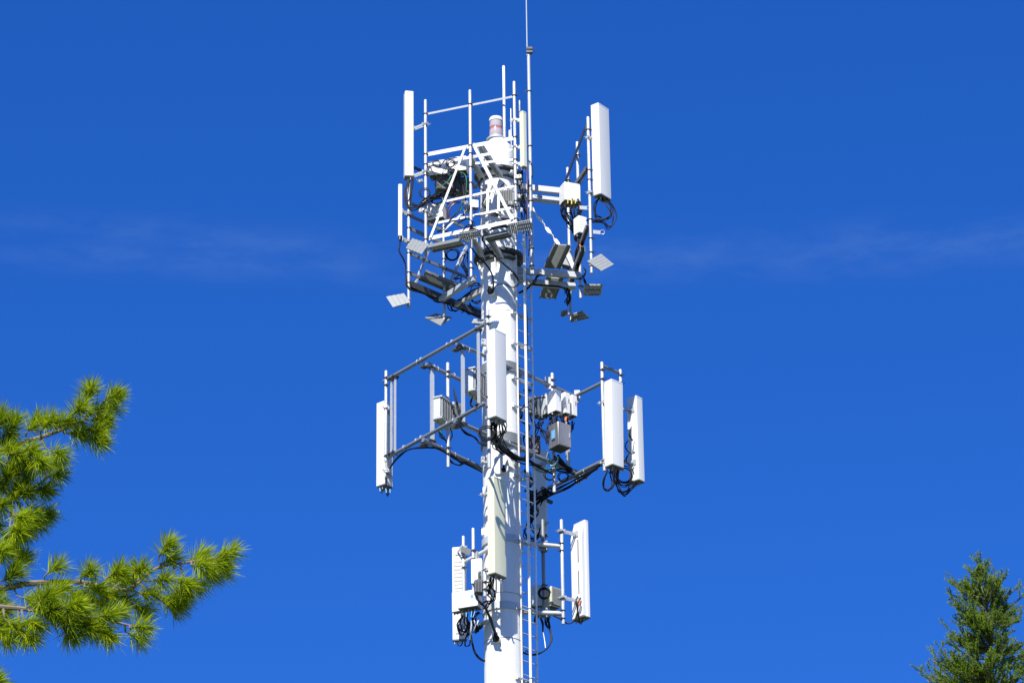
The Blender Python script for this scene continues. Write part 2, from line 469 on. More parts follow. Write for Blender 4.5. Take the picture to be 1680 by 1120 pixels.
def walkway(parent, p0, p1, wv, bars=26, ht=0.09):
    """Plank of safety grating: two side flanges and serrated treads between."""
    p0 = P(*p0); p1 = P(*p1); wv = Vector(wv)
    ln = (p1 - p0); nrm = ln.cross(wv).normalized()
    if nrm.z < 0: nrm = -nrm
    m = MB()
    for s_ in (-1, 1):
        m.bar(p0 + wv * s_ / 2, p1 + wv * s_ / 2, 0.012, ht, up=nrm)
    for s_ in (-1, 1):
        m.bar(p0 + wv * s_ * 0.37, p1 + wv * s_ * 0.37, wv.length * 0.24, 0.008, up=nrm)
    for i in range(bars):
        f = (i + 0.5) / bars
        m.bar(p0.lerp(p1, f) - wv * 0.27 - nrm * 0.005, p0.lerp(p1, f) + wv * 0.27 - nrm * 0.005, ln.length / bars * 0.55, 0.03, up=nrm)
    return m.build('walkway_plank', M['dull'], parent, smooth=0)
#@@PARTS@@

# ================================================================== THE TOWER
def axis_x(py): return P(820 + (py - 540) * 0.0143, py, 0)
AX = P(820, 540, 0)
def zc(py): return zrow(AX.x, AX.y, py)
base = Vector((AX.x, AX.y, 0))
pole = thing('monopole_tower', base, 'tall white tubular steel cell tower carrying three levels of antennas', 'tower')
def pr(py): return 0.452 + (py - 540) * 0.00001
prof = [(0.62, 0.0), (0.50, zc(1100) * 0.6), (0.465, zc(1100)), (0.455, zc(540)), (0.45, zc(300)), (0.45, zc(288))]
MB().lathe(base, prof, 64).build('shaft', M['pole'], pole, smooth=30)
MB().lathe(base, [(0.43, zc(287)), (0.43, zc(258)), (0.41, zc(246)), (0.28, zc(238)), (0.22, zc(231.5))], 48).build('top_cap', M['pole'], pole, smooth=30)
for y_, rr, hh in ((292, 0.60, 0.07), (428, 0.63, 0.08), (302, 0.52, 0.04), (437, 0.55, 0.05)):
    z_ = zc(y_)
    MB().lathe(base, [(rr - 0.02, z_), (rr, z_ + 0.01), (rr, z_ + hh), (rr - 0.02, z_ + hh + 0.01)], 48).build('flange', M['dark'], pole, smooth=30)
for y_ in (285, 421):                                      # flange bolts and stiffener plates
    z_ = zc(y_)
    for k in range(12):
        a = RAD(30 * k + 9)
        q = base + Vector((math.cos(a) * 0.53, math.sin(a) * 0.53, z_))
        MB().tube([q - Vector((0, 0, 0.03)), q + Vector((0, 0, 0.09))], 0.018, 6).build('bolt', M['zinc'], pole)
for k, y_ in enumerate((446, 446, 446, 446, 446, 446)):    # gussets below the lower flange
    a = RAD(60 * k + 20); dr = Vector((math.cos(a), math.sin(a), 0)); sd_ = Vector((-dr.y, dr.x, 0))
    z1 = zc(436); z0 = zc(470); c0 = base + dr * 0.44
    MB().prism([c0 + Vector((0, 0, z1)) - sd_ * 0.012, c0 + dr * 0.14 + Vector((0, 0, z1)) - sd_ * 0.012, c0 + Vector((0, 0, z0)) - sd_ * 0.012], sd_ * 0.024).build('gusset', M['pole'], pole, smooth=0)
for y_ in (612, 728, 893, 1003):                            # clamp collars that carry the mounts
    z_ = zc(y_); hh = 0.13 if y_ < 800 else 0.09
    MB().lathe(base, [(0.46, z_ - hh), (0.50, z_ - hh), (0.50, z_ + hh), (0.46, z_ + hh)], 48).build('clamp_collar', M['dull' if y_ < 800 else 'galv'], pole, smooth=30)
for y_ in (1056, 982):                                     # thin banding wire
    MB().ring(base + Vector((0, 0, zc(y_))), (0, 0, 1), 0.468, 0.006, 48, 4).build('band', M['dull'], pole)
for y_ in (520, 778, 870, 1030):                           # weld seams
    MB().ring(base + Vector((0, 0, zc(y_))), (0, 0, 1), 0.4585 if y_ < 900 else 0.463, 0.004, 64, 4).build('weld_seam', M['pole'], pole)
def port(px, py, R=0.085):
    """Cable entry port: a short tube stub with a black rubber boot."""
    lat = (px - (820 + (py - 540) * 0.0143)) / 66.7
    a = math.asin(max(-0.95, min(0.95, lat / 0.46)))
    dr = Vector((math.sin(a), -math.cos(a), 0.0))
    q = Vector((AX.x, AX.y, 0)) + dr * 0.45
    q = Vector((q.x, q.y, zrow(q.x, q.y, py)))
    e = MB().tube([q, q + dr * 0.09, q + dr * 0.095, q + dr * 0.13], [R, R, R * 1.15, R * 1.15], 18).build('cable_port', M['pole'], pole)
    MB().tube([q + dr * 0.131, q + dr * 0.17, q + dr * 0.20 + Vector((0, 0, 0.03)), q + dr * 0.22 + Vector((0, 0, 0.10))], [R * 1.05, R * 0.95, R * 0.55, R * 0.3], 16).build('boot', M['rubber'], e)
    return q, dr
port(808, 481); port(818, 1050); port(826, 774, 0.06)
# rounded clamp plate below the middle mount, cover hand holes on the left flank
for (px, py, w_, h_) in ((822, 762, 0.34, 0.46),):
    q = P(px, py, -0.52); u, n = axes(-6)
    MB().prism(rrect(Vector((0, 0, 0)), Vector((1, 0, 0)), Vector((0, 0, 1)), w_ / 2, h_ / 2, 0.1) and [q + u * p.x + Vector((0, 0, p.z)) for p in rrect(Vector((0, 0, 0)), Vector((1, 0, 0)), Vector((0, 0, 1)), w_ / 2, h_ / 2, 0.1)], n * -0.03).build('clamp_plate', M['pole'], pole)
for (px, py, h_) in ((792, 808, 0.25), (790, 872, 0.22), (788, 954, 0.20)):
    q = P(px + 3, py, -0.1)
    MB().box(q, Vector((0.04, -0.01, 0)), Vector((0.01, 0.07, 0)), Vector((0, 0, h_ / 2))).build('cover_box', M['white'], pole, bevel=0.01)

# ------------------------------------------------------------------ beacon on the tower top
b0 = Vector((AX.x + 0.0, AX.y, zc(229)))
b0 = Vector((P(814, 225, 0).x, AX.y, zc(231)))
be = thing('aviation_beacon', b0, 'round obstruction beacon with reddish glass and white lid on the tower top', 'beacon')
bs = (zc(191) - zc(229))
MB().lathe(b0, [(0.25, 0.0), (0.25, 0.03), (0.20, 0.045), (0.19, 0.09)], 32).build('base_flange', M['galv'], be, smooth=30)
MB().lathe(b0, [(0.172, 0.091), (0.175, 0.12), (0.168, bs * 0.45), (0.160, bs * 0.50), (0.160, bs * 0.56), (0.166, bs * 0.6), (0.158, bs * 0.82)], 32).build('lens', M['lens'], be)
MB().lathe(b0, [(0.172, bs * 0.821), (0.174, bs * 0.91), (0.15, bs * 0.97), (0.06, bs)], 32).build('lid', M['white'], be, smooth=50)
for k in range(6):
    a = RAD(60 * k + 12); q = b0 + Vector((math.cos(a) * 0.225, math.sin(a) * 0.225, 0.03))
    MB().tube([q, q + Vector((0, 0, 0.03))], 0.014, 6).build('bolt', M['dull'], be)

# ------------------------------------------------------------------ lightning mast and whips
MASTD = -0.42
a, b = plumb(870, 80, 442, MASTD)
ms = thing('lightning_mast', b, 'tall thin galvanised mast with a hair-thin rod running out of the top of the picture', 'lightning rod')
MB().tube([a, b], 0.043, 14).build('mast_tube', M['galv'], ms)
q0 = a + Vector((-0.035, -0.03, -0.22)); tp = Vector((q0.x, q0.y, zrow(q0.x, q0.y, -60)))
MB().tube([q0, tp - Vector((0, 0, 0.6)), tp], [0.017, 0.014, 0.005], 8).build('rod', M['galv'], ms)
for dz_ in (0.0, -0.10):
    m = MB(); cq = a + Vector((0, 0, dz_ - 0.02))
    m.box(cq + Vector((0.02, -0.02, 0)), Vector((0.075, 0, 0)), Vector((0, 0.06, 0)), Vector((0, 0, 0.03)))
    for k in (-1, 1): m.tube([cq + Vector((0.05, 0.03 * k, 0.02 * k)), cq + Vector((0.18, 0.03 * k, 0.02 * k + 0.02))], 0.009, 5)
    m.build('rod_clamp', M['dark'], ms)
for y_ in (150, 240, 330, 408, 436):
    clampring(ms, Vector((a.x, a.y, zrow(a.x, a.y, y_))), 0.043, toward=(-0.8, 0.3, 0))
def whip(label, px, y0, y1, d, r, ref=None):
    a, b = plumb(px, y0, y1, d, ref)
    t = thing('whip_antenna', b, label, 'whip antenna', 'whip antennas near the beacon')
    MB().tube([a, a - Vector((0, 0, 0.02)), b + Vector((0, 0, 0.3))], [r * 0.5, r, r], 12).build('whip', M['white'], t)
    MB().tube([b + Vector((0, 0, 0.299)), b], r * 1.25, 12).build('ferrule', M['zinc'], t)
    return t
whip('tall white whip antenna rising just right of the red beacon', 827, 108, 226, -1.7, 0.034)
whip('hair-thin short whip antenna beside the third rail pipe', 838.5, 178, 244, -1.95, 0.013)
whip('short white stub antenna between the beacon and the third pipe', 836.5, 216, 232, -1.6, 0.033)
whip('thin white whip antenna rising behind the narrow cream panel', 852, 165, 190, -1.75, 0.026)

# ------------------------------------------------------------------ ladder and white cable pipe
la, lb = plumb(852, 330, 800, -0.30, 800)
ra, rb_ = plumb(877, 290, 800, 0.08, 800)
ra.z = la.z + 0.35
lad = thing('ladder', Vector((la.x, la.y, 9)), 'thin steel climbing ladder running up the right side of the tower', 'ladder')
for q in (la, ra):
    MB().tube([q, Vector((q.x, q.y, 9.0))], 0.022, 8).build('rail', M['white'], lad)
z_ = la.z - 0.1; k = 0
while z_ > 9.3 and k < 99:
    MB().tube([Vector((la.x, la.y, z_)), Vector((ra.x, ra.y, z_))], 0.0145, 6).build('rung', M['galv'], lad)
    z_ -= 0.345; k += 1
for y_ in (452, 516, 566, 622, 668, 782, 886, 998, 1112):
    zz = zc(y_) - 0.12; m = MB()
    for k_, q in enumerate((la, ra)):
        e = Vector((q.x, q.y, zz)); s0 = Vector((AX.x + (0.30 if k_ == 0 else 0.42), AX.y - (0.38 if k_ == 0 else 0.12), zz))
        m.bar(s0, e, 0.05, 0.035)
        m.box(s0, Vector((0.03, 0, 0)), Vector((0, 0.03, 0)), Vector((0, 0, 0.05)))
    m.bar(Vector((la.x, la.y, zz - 0.002)), Vector((ra.x, ra.y, zz - 0.002)), 0.04, 0.03)
    m.build('standoff', M['zinc'], lad, smooth=0)
ca, cb = plumb(866, 386, 800, -0.52, 800)
cp = thing('cable_conduit', Vector((cb.x, cb.y, 0.0)), 'slim white pipe standing in front of the ladder down the tower', 'conduit')
MB().tube([ca, Vector((cb.x, cb.y, 0.0))], 0.034, 12).build('pipe', M['white'], cp)
for y_ in (470, 566, 668, 782, 894, 998, 1112):
    q = Vector((cb.x, cb.y, zrow(cb.x, cb.y, y_)))
    m = MB().ring(q, (0, 0, 1), 0.040, 0.009, 12, 5); m.bar(q + Vector((0.02, 0.03, 0)), q + Vector((0.05, 0.32, 0)), 0.03, 0.02)
    m.build('pipe_clip', M['dull'], cp)
for k, (px, y0, y1, d, mt) in enumerate(((861, 318, 470, -0.3, 'rubber'), (863.5, 310, 600, -0.25, 'rubber'), (866, 270, 420, -0.28, 'copper'))):
    a, b = plumb(px, y0, y1, d)
    pts = [a.lerp(b, i / 8) + Vector((random.uniform(-.03, .03), random.uniform(-.03, .03), 0)) for i in range(9)]
    tag(MB().tube(spline(pts, 5), 0.011, 6).build('riser_cable', M[mt], None, loc=b), ('black riser cable nearest the tower inside the upper ladder', 'long black riser cable weaving down the upper ladder rungs', 'brown riser cable along the right rail of the upper ladder')[k], 'cable', 'cable bundles of the tower')

# ================================================================== TOP LEVEL
def d1(x): return -1.48 - 0.0085 * (x - 775)
def d2(x): return 0.05 + 0.015 * (x - 671)
def H1(px, py, o=0.0): return P(px, py, d1(px) + o)
def H2(px, py, o=0.0): return P(px, py, d2(px) + o)
f1 = thing('antenna_mount', H1(775, 400), 'front white truss frame with three tall pipes facing the camera on the top level', 'antenna mount', 'triangular top mounts')
vpipe(f1, 698.3, 164, 421, d1(698), 0.037, clamps=(187, 253, 270, 288, 393), ref=290, toward=(0.9, -0.3, 0))
vpipe(f1, 772, 148, 407, d1(772), 0.037, clamps=(171, 239, 252, 274, 300, 377), ref=280, toward=(0.9, -0.3, 0))
vpipe(f1, 845.3, 134, 392, d1(845), 0.037, clamps=(157, 225, 241, 262, 303, 330, 359), ref=270, toward=(0.9, -0.3, 0))
MB().bar(H1(699, 187.5, 0.06), H1(845, 158, 0.06), 0.012, 0.055).build('top_bar', M['galv'], f1, smooth=0)
def r1(name, x0, y0, x1, y1, ht, o=0.07, th=0.05, mt='white'):
    a, b = H1(x0, y0, o), H1(x1, y1, o); m = MB(); m.bar(a, b, 0.012, ht)
    t_, u_, n_ = MB.frame(a, b); u_ = u_ if u_.y > 0 else -u_
    off = u_ * (0.0065 + ht * 0.36) + n_ * (ht / 2 - 0.006)
    m.bar(a + off, b + off, ht * 0.72, 0.011)
    return m.build(name, M[mt], f1, smooth=0)
r1('rail', 698, 254, 847, 226, 0.105)
r1('rail', 698, 271.5, 847, 244.5, 0.075)
r1('rail', 728, 331, 845, 305, 0.06)
r1('rail', 716, 366, 838, 341, 0.06)
r1('rail', 704, 391, 847, 361, 0.105)
r1('brace', 764, 240, 706, 390, 0.066, 0.03)
r1('brace', 776, 236, 840, 360, 0.07, 0.03)
r1('strut', 780, 268, 842, 262, 0.06, 0.1)
r1('brace', 758, 351, 729, 377, 0.05, 0.09)
for (x0, y0, o0, x1, y1, dd) in ((789, 241, 0.1, 821, 289, -0.55), (772, 258, 0.1, 791, 293, -0.45), (795, 377, 0.1, 823, 424, -0.58), (779, 394, 0.1, 792, 424, -0.45)):
    MB().channel(H1(x0, y0, o0), P(x1, y1, dd), 0.13, 0.10, 0.012).build('standoff_arm', M['galv'], f1, smooth=0)
MB().bar(H1(808, 305, 0.12), P(788, 350, -0.9), 0.05, 0.05).build('brace', M['white'], f1, smooth=0)
for (x0, x1, yt, yb) in ((800, 806, 310, 345), (818, 823, 312, 340)):
    MB().bar(H1(x0, yt + 6, 0.08), H1(x0, yb + 6, 0.08), 0.06, 0.05).build('strut', M['white'], f1, smooth=0)
walkway(f1, (706, 408, d1(706) - 0.05), (758, 397, d1(758) - 0.05), Vector((0.12, 0.21, -0.03)), 22)
walkway(f1, (797, 392, d1(797) + 0.35), (836, 383, d1(836) + 0.35), Vector((0.10, 0.18, -0.03)), 18)

for (x_, y_, o_) in ((690, 297, 0.0), (692, 345, 0), (704, 353, 0.05), (765, 333, 0.02), (767, 341, -0.05), (766, 348, 0.05), (779, 306, 0.1), (781, 322, 0.25), (850, 290, -0.02), (852, 300, 0.2), (850, 322, 0.1), (838, 333, 0.25),
                     (856, 318, 0.5), (840, 347, 0.2), (853, 345, 0.1), (846, 312, 0.3), (858, 331, 0.6), (848, 336, -0.05), (826, 349, 0.5), (815, 318, 0.6), (800, 330, 0.7), (842, 282, 0.1), (840, 262, 0.2), (812, 352, 0.5), (858, 306, 0.5), (795, 306, 0.6)):
    c = H1(x_, y_, o_); m = MB(); yw = random.uniform(-0.8, 0.8); e1 = Vector((math.cos(yw), math.sin(yw), 0)); e2 = Vector((-e1.y, e1.x, 0)); sz = random.uniform(0.045, 0.085)
    m.box(c, e1 * sz, e2 * 0.025, Vector((0, 0, random.uniform(0.03, 0.06))))
    for k in (-1, 1): m.tube([c + e1 * sz * 0.6 * k - e2 * 0.12, c + e1 * sz * 0.6 * k + e2 * 0.12], 0.010, 6)
    m.build('bracket', M[random.choice(('zinc', 'zinc', 'white', 'dark'))], f1, smooth=0)

f2 = thing('antenna_mount', H2(729, 450), 'left rear galvanised frame of dark rails and slanted struts on the top level', 'antenna mount', 'triangular top mounts')
vpipe(f2, 670.5, 300, 505, d2(670), 0.037, clamps=(353, 374, 415, 447, 464), ref=400, toward=(0.9, 0.4, 0))
vpipe(f2, 728.5, 322, 530, d2(728), 0.037, clamps=(425, 442, 488), ref=450, toward=(0.9, 0.4, 0))
vpipe(f2, 773, 335, 470, d2(780), 0.037, clamps=(440,), ref=440, toward=(0.9, 0.4, 0))
def r2(name, x0, y0, x1, y1, ht, mt='dull', o=0.07, th=0.03):
    return MB().channel(H2(x0, y0, o), H2(x1, y1, o), th, ht, 0.008).build(name, M[mt], f2, smooth=0)
r2('rail', 670, 271, 752, 306, 0.07, 'dark')
r2('rail', 670, 332, 760, 372, 0.07)
r2('rail', 670, 353, 770, 397, 0.075)
r2('rail', 670, 374, 735, 402, 0.09)
r2('rail', 670, 415, 778, 460, 0.075)
r2('rail', 668, 447, 700, 459, 0.075)
MB().channel(H2(667, 464, 0.05), H2(795, 519, 0.05), 0.10, 0.17, 0.012).build('rail', M['dark'], f2, smooth=0)
MB().bar(H2(680, 468, 0.1), H2(708, 398, 0.1), 0.055, 0.05).build('brace', M['galv'], f2, smooth=0)
MB().bar(H2(741, 459, 0.12), H2(765, 404, 0.12), 0.085, 0.06).build('brace', M['galv'], f2, smooth=0)
for (x0, y0, x1, y1, dd) in ((722, 492, 779, 456, -0.25), (748, 499, 794, 475, 0.0)):
    MB().bar(H2(x0, y0, -0.02), P(x1, y1, dd), 0.10, 0.14).build('standoff_arm', M['galv'], f2, smooth=0)
walkway(f2, (693, 451, d2(693) - 0.05), (750, 475, d2(750) - 0.05), Vector((-0.20, 0.22, -0.10)), 26)

f3 = thing('antenna_mount', P(947, 430, 0.3), 'right galvanised frame seen almost edge-on with a slanting black bar on the top level', 'antenna mount', 'triangular top mounts')
X3 = {965: -1.17, 947: 0.3, 931: 1.75}
vpipe(f3, 967, 192, 448, -1.17, 0.037, clamps=(213, 279, 295, 316, 360, 391, 414), ref=300, toward=(0.8, 0.3, 0))
vpipe(f3, 949.5, 233, 489, 0.3, 0.037, clamps=(255, 300, 345, 420, 470), ref=350, toward=(0.8, 0.3, 0))
vpipe(f3, 933.5, 275, 526, 1.75, 0.037, clamps=(296, 350, 452), ref=390, toward=(0.8, 0.3, 0))
MB().bar(P(927, 299, 1.85), P(960.5, 209, -1.22), 0.02, 0.14).build('top_bar', M['dark'], f3, smooth=0)
MB().channel(P(944, 304, 0.6), P(963, 277, -1.1), 0.10, 0.10, 0.012).build('rail', M['dull'], f3, smooth=0)
MB().channel(P(935, 452, 1.6), P(964, 372, -1.1), 0.10, 0.10, 0.012).build('rail', M['dull'], f3, smooth=0)
MB().channel(P(930, 480, 1.6), P(956, 408, -1.0), 0.12, 0.14, 0.012).build('rail', M['dull'], f3, smooth=0)
for (x0, y0, da, x1, y1, db, h_) in ((846, 306, 0.15, 921, 314, 0.25, 0.15), (846, 322, 0.45, 918, 330, 0.55, 0.15), (846, 444, -0.1, 952, 452, 0.15, 0.15), (846, 461, 0.25, 944, 470, 0.45, 0.15)):
    MB().bar(P(x0, y0, da), P(x1, y1, db), 0.11, h_, ).build('standoff_arm', M['galv'], f3, smooth=0)
tw = MB(); n_t = 40                                          # twisted flat brace
A_, B_ = P(868, 336, 0.2), P(917, 401, 0.1); tdir = (B_ - A_).normalized(); uu = tdir.orthogonal().normalized(); vv_ = tdir.cross(uu)
for i in range(n_t + 1):
    an = 1.1 * math.sin(i * 0.55); q = A_.lerp(B_, i / n_t); dv = uu * math.cos(an) + vv_ * math.sin(an); nv = tdir.cross(dv)
    for s1, s2 in ((-1, -1), (1, -1), (1, 1), (-1, 1)): tw.v.append(q + dv * 0.042 * s1 + nv * 0.006 * s2)
for i in range(n_t):
    for k in range(4): tw.f.append([i * 4 + k, i * 4 + (k + 1) % 4, i * 4 + 4 + (k + 1) % 4, i * 4 + 4 + k])
tw.f.append([3, 2, 1, 0]); tw.f.append([n_t * 4 + k for k in range(4)])
tw.build('brace', M['white'], f3)
MB().angle(P(931, 417, 0.3), P(946, 449, 0.3), 0.10, 0.01, up=Vector((0, -1, 0.2))).build('brace', M['white'], f3, smooth=0)
for px_, py_ in ((979, 381), (957, 341)):
    c = P(px_, py_, -1.17); m = MB()
    m.box(c, Vector((0.09, 0.02, 0)), Vector((0, 0.012, 0)), Vector((0, 0, 0.05))); m.ring(c + Vector((0.14, 0, 0)), (0, 1, 0.2), 0.055, 0.009, 12, 5)
    m.build('spare_bracket', M['zinc'], f3)
walkway(f3, (923, 401, -0.95), (905, 440, 0.35), Vector((0.40, 0.0, -0.03)), 24)
walkway(f3, (911, 455, 0.75), (898, 489, 1.9), Vector((0.40, 0.0, -0.03)), 22)

# panels of the top level
panel('tall white panel antenna on the upper left corner pipe of the top level', 670.5, 153, 293, d1(690) + 0.15, 0.25, 0.225, -79, 'radome', (698.3, d1(698)), (0.42, 0.97), 3, 0.03)
panel('slim short white panel antenna at the far left edge of the top level', 656.5, 304, 390, d2(660), 0.16, 0.10, -84, 'radome', (670.5, d2(670)), (0.5, 1.02), 2, 0.02)
panel('narrow cream panel antenna beside the third pipe and the mast on the top level', 858.5, 184, 276, d1(858) + 0.02, 0.135, 0.125, 45, 'cream', (845.3, d1(845)), (0.12, 0.6, 0.9), 3, 0.015)
panel('large white panel antenna at the far right of the top level', 986, 176, 326, -1.05, 0.46, 0.25, 52, 'radome', (967, -1.17), (0.36, 0.96), 6, 0.03, 0.0)

# radios of the top level
radio('upper white radio behind the left half of the front truss', 721, 279, d1(722) + 0.5, 0.50, 0.40, 0.30, -12, 'white', 0, conn=4)
radio('second white radio behind the truss next to the middle pipe', 753, 273, d1(753) + 0.5, 0.44, 0.40, 0.30, -12, 'white', 0, conn=4)
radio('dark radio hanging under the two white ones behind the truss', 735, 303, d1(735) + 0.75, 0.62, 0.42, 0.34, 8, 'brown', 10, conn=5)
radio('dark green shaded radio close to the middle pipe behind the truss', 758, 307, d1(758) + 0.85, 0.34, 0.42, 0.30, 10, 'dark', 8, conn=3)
radio('tilted white radio low behind the left truss brace', 716, 349, d1(716) + 0.45, 0.46, 0.42, 0.20, -28, 'white', 10, conn=4, pipe=(698.3, d1(698)))
radio('small white box on the middle pipe below the second rail', 779, 336, d1(779) + 0.1, 0.17, 0.21, 0.14, 10, 'white', 0, conn=2, name='junction_box', cat='junction box')
radio('white radio with striped cover between tower and third pipe', 832, 327, d1(832) + 0.55, 0.38, 0.42, 0.22, -15, 'white', 9, fin_side=1, conn=5)
radio('small white radio under the striped one by the third pipe', 832, 354, d1(832) + 0.4, 0.34, 0.22, 0.20, 12, 'white', 0, conn=4)
radio('large white distribution box on the right arm of the top level', 935, 320, 0.0, 0.44, 0.52, 0.36, 22, 'white', 0, conn=9, pipe=(949.5, 0.3), name='junction_box', cat='junction box', bev=0.02)
radio('smaller white box below the distribution box on the right side', 952, 372, -0.2, 0.25, 0.48, 0.26, 32, 'white', 0, conn=4, pipe=(949.5, 0.3), name='junction_box', cat='junction box', bev=0.02)
radio('grey finned radio low behind the right walkway plank', 928, 425, 0.9, 0.30, 0.45, 0.2, 30, 'grey', 8, conn=3)

# step gratings at the pipe ends
grate('pale step grating just below the corner pipe of the front truss', [(668, 408, -1.3), (679, 392, -1.0), (701, 399, -0.9), (689, 416, -1.2)], (699, 402, d1(698)), 5, False)
grate('bright step grating at the lowest left corner pipe', [(648, 503, -0.2), (637, 486, 0.05), (659, 482, 0.1), (670, 497, -0.15)], (671, 492, d2(671)), 4, False)
grate('striped step grating under the left rear middle pipe', [(699, 521, 0.75), (716, 515, 1.1), (740, 521, 1.0), (722, 533, 0.6)], (728.8, 519, d2(728)), 9, True)
grate('serrated step grating at the foot of the middle front pipe', [(755, 382, -2.0), (758, 393, -1.75), (790, 388, -1.9), (783, 377, -2.1)], (772, 388, d1(772)), 11, True)
grate('serrated step grating at the foot of the third front pipe', [(835, 368, -2.75), (838, 382, -2.4), (872, 376, -2.5), (868, 362, -2.8)], (845.5, 374, d1(845)), 12, True)
grate('bright step grating under the large right panel', [(965, 430, -1.55), (988, 418, -1.2), (1005, 432, -1.2), (984, 443, -1.55)], (970, 436, -1.17), 5, False)
grate('dark square step grating at the middle right pipe foot', [(959, 484, 0.25), (962, 466, -0.1), (986, 466, -0.15), (983, 484, 0.2)], (954, 478, 0.3), 5, False)
grate('striped step grating hanging lowest on the right side', [(937, 527, 1.5), (940, 516, 1.25), (955, 511, 1.2), (965, 521, 1.45)], (938.5, 516, 1.75), 9, True)
grate('small pale step grating left of the tower above the middle level', [(776, 530, -0.6), (780, 523, -0.4), (795, 524, -0.4), (792, 531, -0.6)], (798, 526, -0.55), 4, False)
grate('small dark step grating hidden beside the right standoff arms', [(921, 518, 1.6), (922, 510, 1.4), (930, 508, 1.4), (930, 516, 1.6)], (935, 513, 1.75), 4, False)

# cables of the top level
cables('black jumper bundle sagging from the tall left panel to the truss', [[(671, 294, -0.8), (666, 320, -0.85), (669, 341, -0.95), (684, 342, -1.0), (700, 328, -0.95), (724, 316, -0.8), (740, 314, -0.6)], [(677, 294, -0.8), (674, 318, -0.85), (671, 338, -0.9), (686, 337, -1.0), (702, 325, -0.9), (735, 321, -0.6)]], 4, 0.013, 0.05)
coil('thin black cable coil round the upper left corner pipe', 697, 317, d1(698) - 0.05, 0.13, 2, 0.010)
cables('tangle of thin black cables over the white radios in the truss', [[(702, 277, -1.0), (712, 266, -1.1), (722, 275, -1.1), (735, 262, -1.1), (743, 272, -1.1), (731, 288, -1.0), (722, 300, -0.9)], [(706, 272, -1.0), (716, 283, -1.1), (722, 291, -1.1), (728, 280, -1.1), (738, 266, -1.1), (748, 262, -1.1)], [(735, 284, -1.1), (744, 276, -1.15), (752, 283, -1.1), (754, 296, -1.0), (760, 306, -0.9)], [(712, 300, -0.6), (725, 315, -0.6), (740, 322, -0.7), (752, 310, -0.6)]], 2, 0.008, 0.07)
coil('small black cable coil on the upper truss rail', 739, 268, -1.2, 0.10, 3, 0.010)
coil('flat black cable coil above the first white radio', 716, 269, -1.12, 0.09, 2, 0.009)
cables('green earth wire hanging through the front truss', [[(715, 309, -0.95), (722, 306, -1.0), (734, 298, -1.1), (741, 288, -1.1), (752, 283, -1.15), (762, 286, -1.15), (766, 298, -1.15), (764, 316, -1.1), (760, 330, -1.15), (757, 340, -1.15)]], 1, 0.011, 0.005, 'green')
cables('green taped cable drop right of the left brace', [[(760, 328, -1.25), (758, 337, -1.25), (756, 346, -1.22)]], 2, 0.02, 0.015, 'green')
cables('brown looped cable between the lower truss rails', [[(756, 330, -1.1), (744, 331, -1.15), (735, 340, -1.15), (733, 352, -1.1), (737, 358, -1.1)], [(754, 333, -1.1), (745, 335, -1.15), (738, 343, -1.15), (736, 354, -1.1)]], 2, 0.013, 0.02, 'copper')
cables('black cable arc crossing the truss to the lower rails', [[(763, 286, -1.0), (764, 305, -1.0), (761, 325, -1.3), (753, 345, -1.35), (742, 357, -1.35), (728, 374, -1.3), (716, 380, -1.2)], [(760, 300, -0.9), (763, 320, -1.0), (764, 345, -1.1), (756, 360, -1.2), (740, 362, -1.2)]], 2, 0.014, 0.04)
cables('dark cable mass below the shaded radios', [[(748, 315, -0.6), (740, 330, -0.7), (722, 322, -0.8), (706, 329, -0.9), (692, 336, -0.95)], [(705, 322, -0.9), (715, 331, -0.85), (730, 326, -0.75), (745, 318, -0.6)]], 4, 0.013, 0.08)
cables('thick black feeder loop in front of the lower flange', [[(836, 371, -1.0), (818, 372, -1.15), (800, 380, -1.2), (792, 391, -1.15), (797, 404, -1.05), (808, 417, -0.95), (826, 433, -0.9), (843, 448, -0.8), (851, 460, -0.6)]], 2, 0.019, 0.02)
cables('black feeder curving down into the upper cable port', [[(774, 407, -1.1), (784, 421, -1.0), (797, 433, -0.9), (806, 447, -0.8), (809, 463, -0.72), (808, 478, -0.62)]], 2, 0.018, 0.012)
cables('thin black cable leaving the upper port to the right', [[(809, 478, -0.66), (814, 468, -0.75), (826, 466, -0.75), (841, 471, -0.7), (851, 466, -0.5)]], 1, 0.014, 0.01)
cables('loose thin wire loop below the third pipe walkway', [[(793, 388, -1.3), (800, 396, -1.3), (812, 397, -1.3), (826, 390, -1.3), (831, 376, -1.3), (838, 370, -1.3)]], 1, 0.007, 0.01, 'dull')
cables('black cable along the underside of the left rear beam', [[(669, 452, 0.1), (667, 464, 0.0), (674, 475, 0.0), (690, 480, 0.2), (702, 485, 0.4), (715, 494, 0.6), (732, 497, 0.8)]], 3, 0.013, 0.025)
cables('loose cable loops under the left rear beam near the tower', [[(734, 498, 0.8), (738, 508, 0.8), (746, 511, 0.85), (757, 509, 0.9), (770, 516, 1.0)], [(739, 494, 0.85), (742, 506, 0.8), (750, 509, 0.85), (756, 500, 0.9), (764, 494, 0.9)], [(758, 513, 0.9), (761, 509, 0.9), (757, 505, 0.9)]], 2, 0.010, 0.03)
coil('black cable coil hanging below the left rear rails', 742, 418, 0.4, 0.15, 4, 0.012)
cables('group of thin cables dropping behind the left strut', [[(762, 415, 0.0), (757, 430, 0.1), (762, 446, 0.1), (768, 455, 0.1)], [(768, 412, 0.0), (764, 430, 0.1), (766, 448, 0.1)]], 4, 0.010, 0.06)
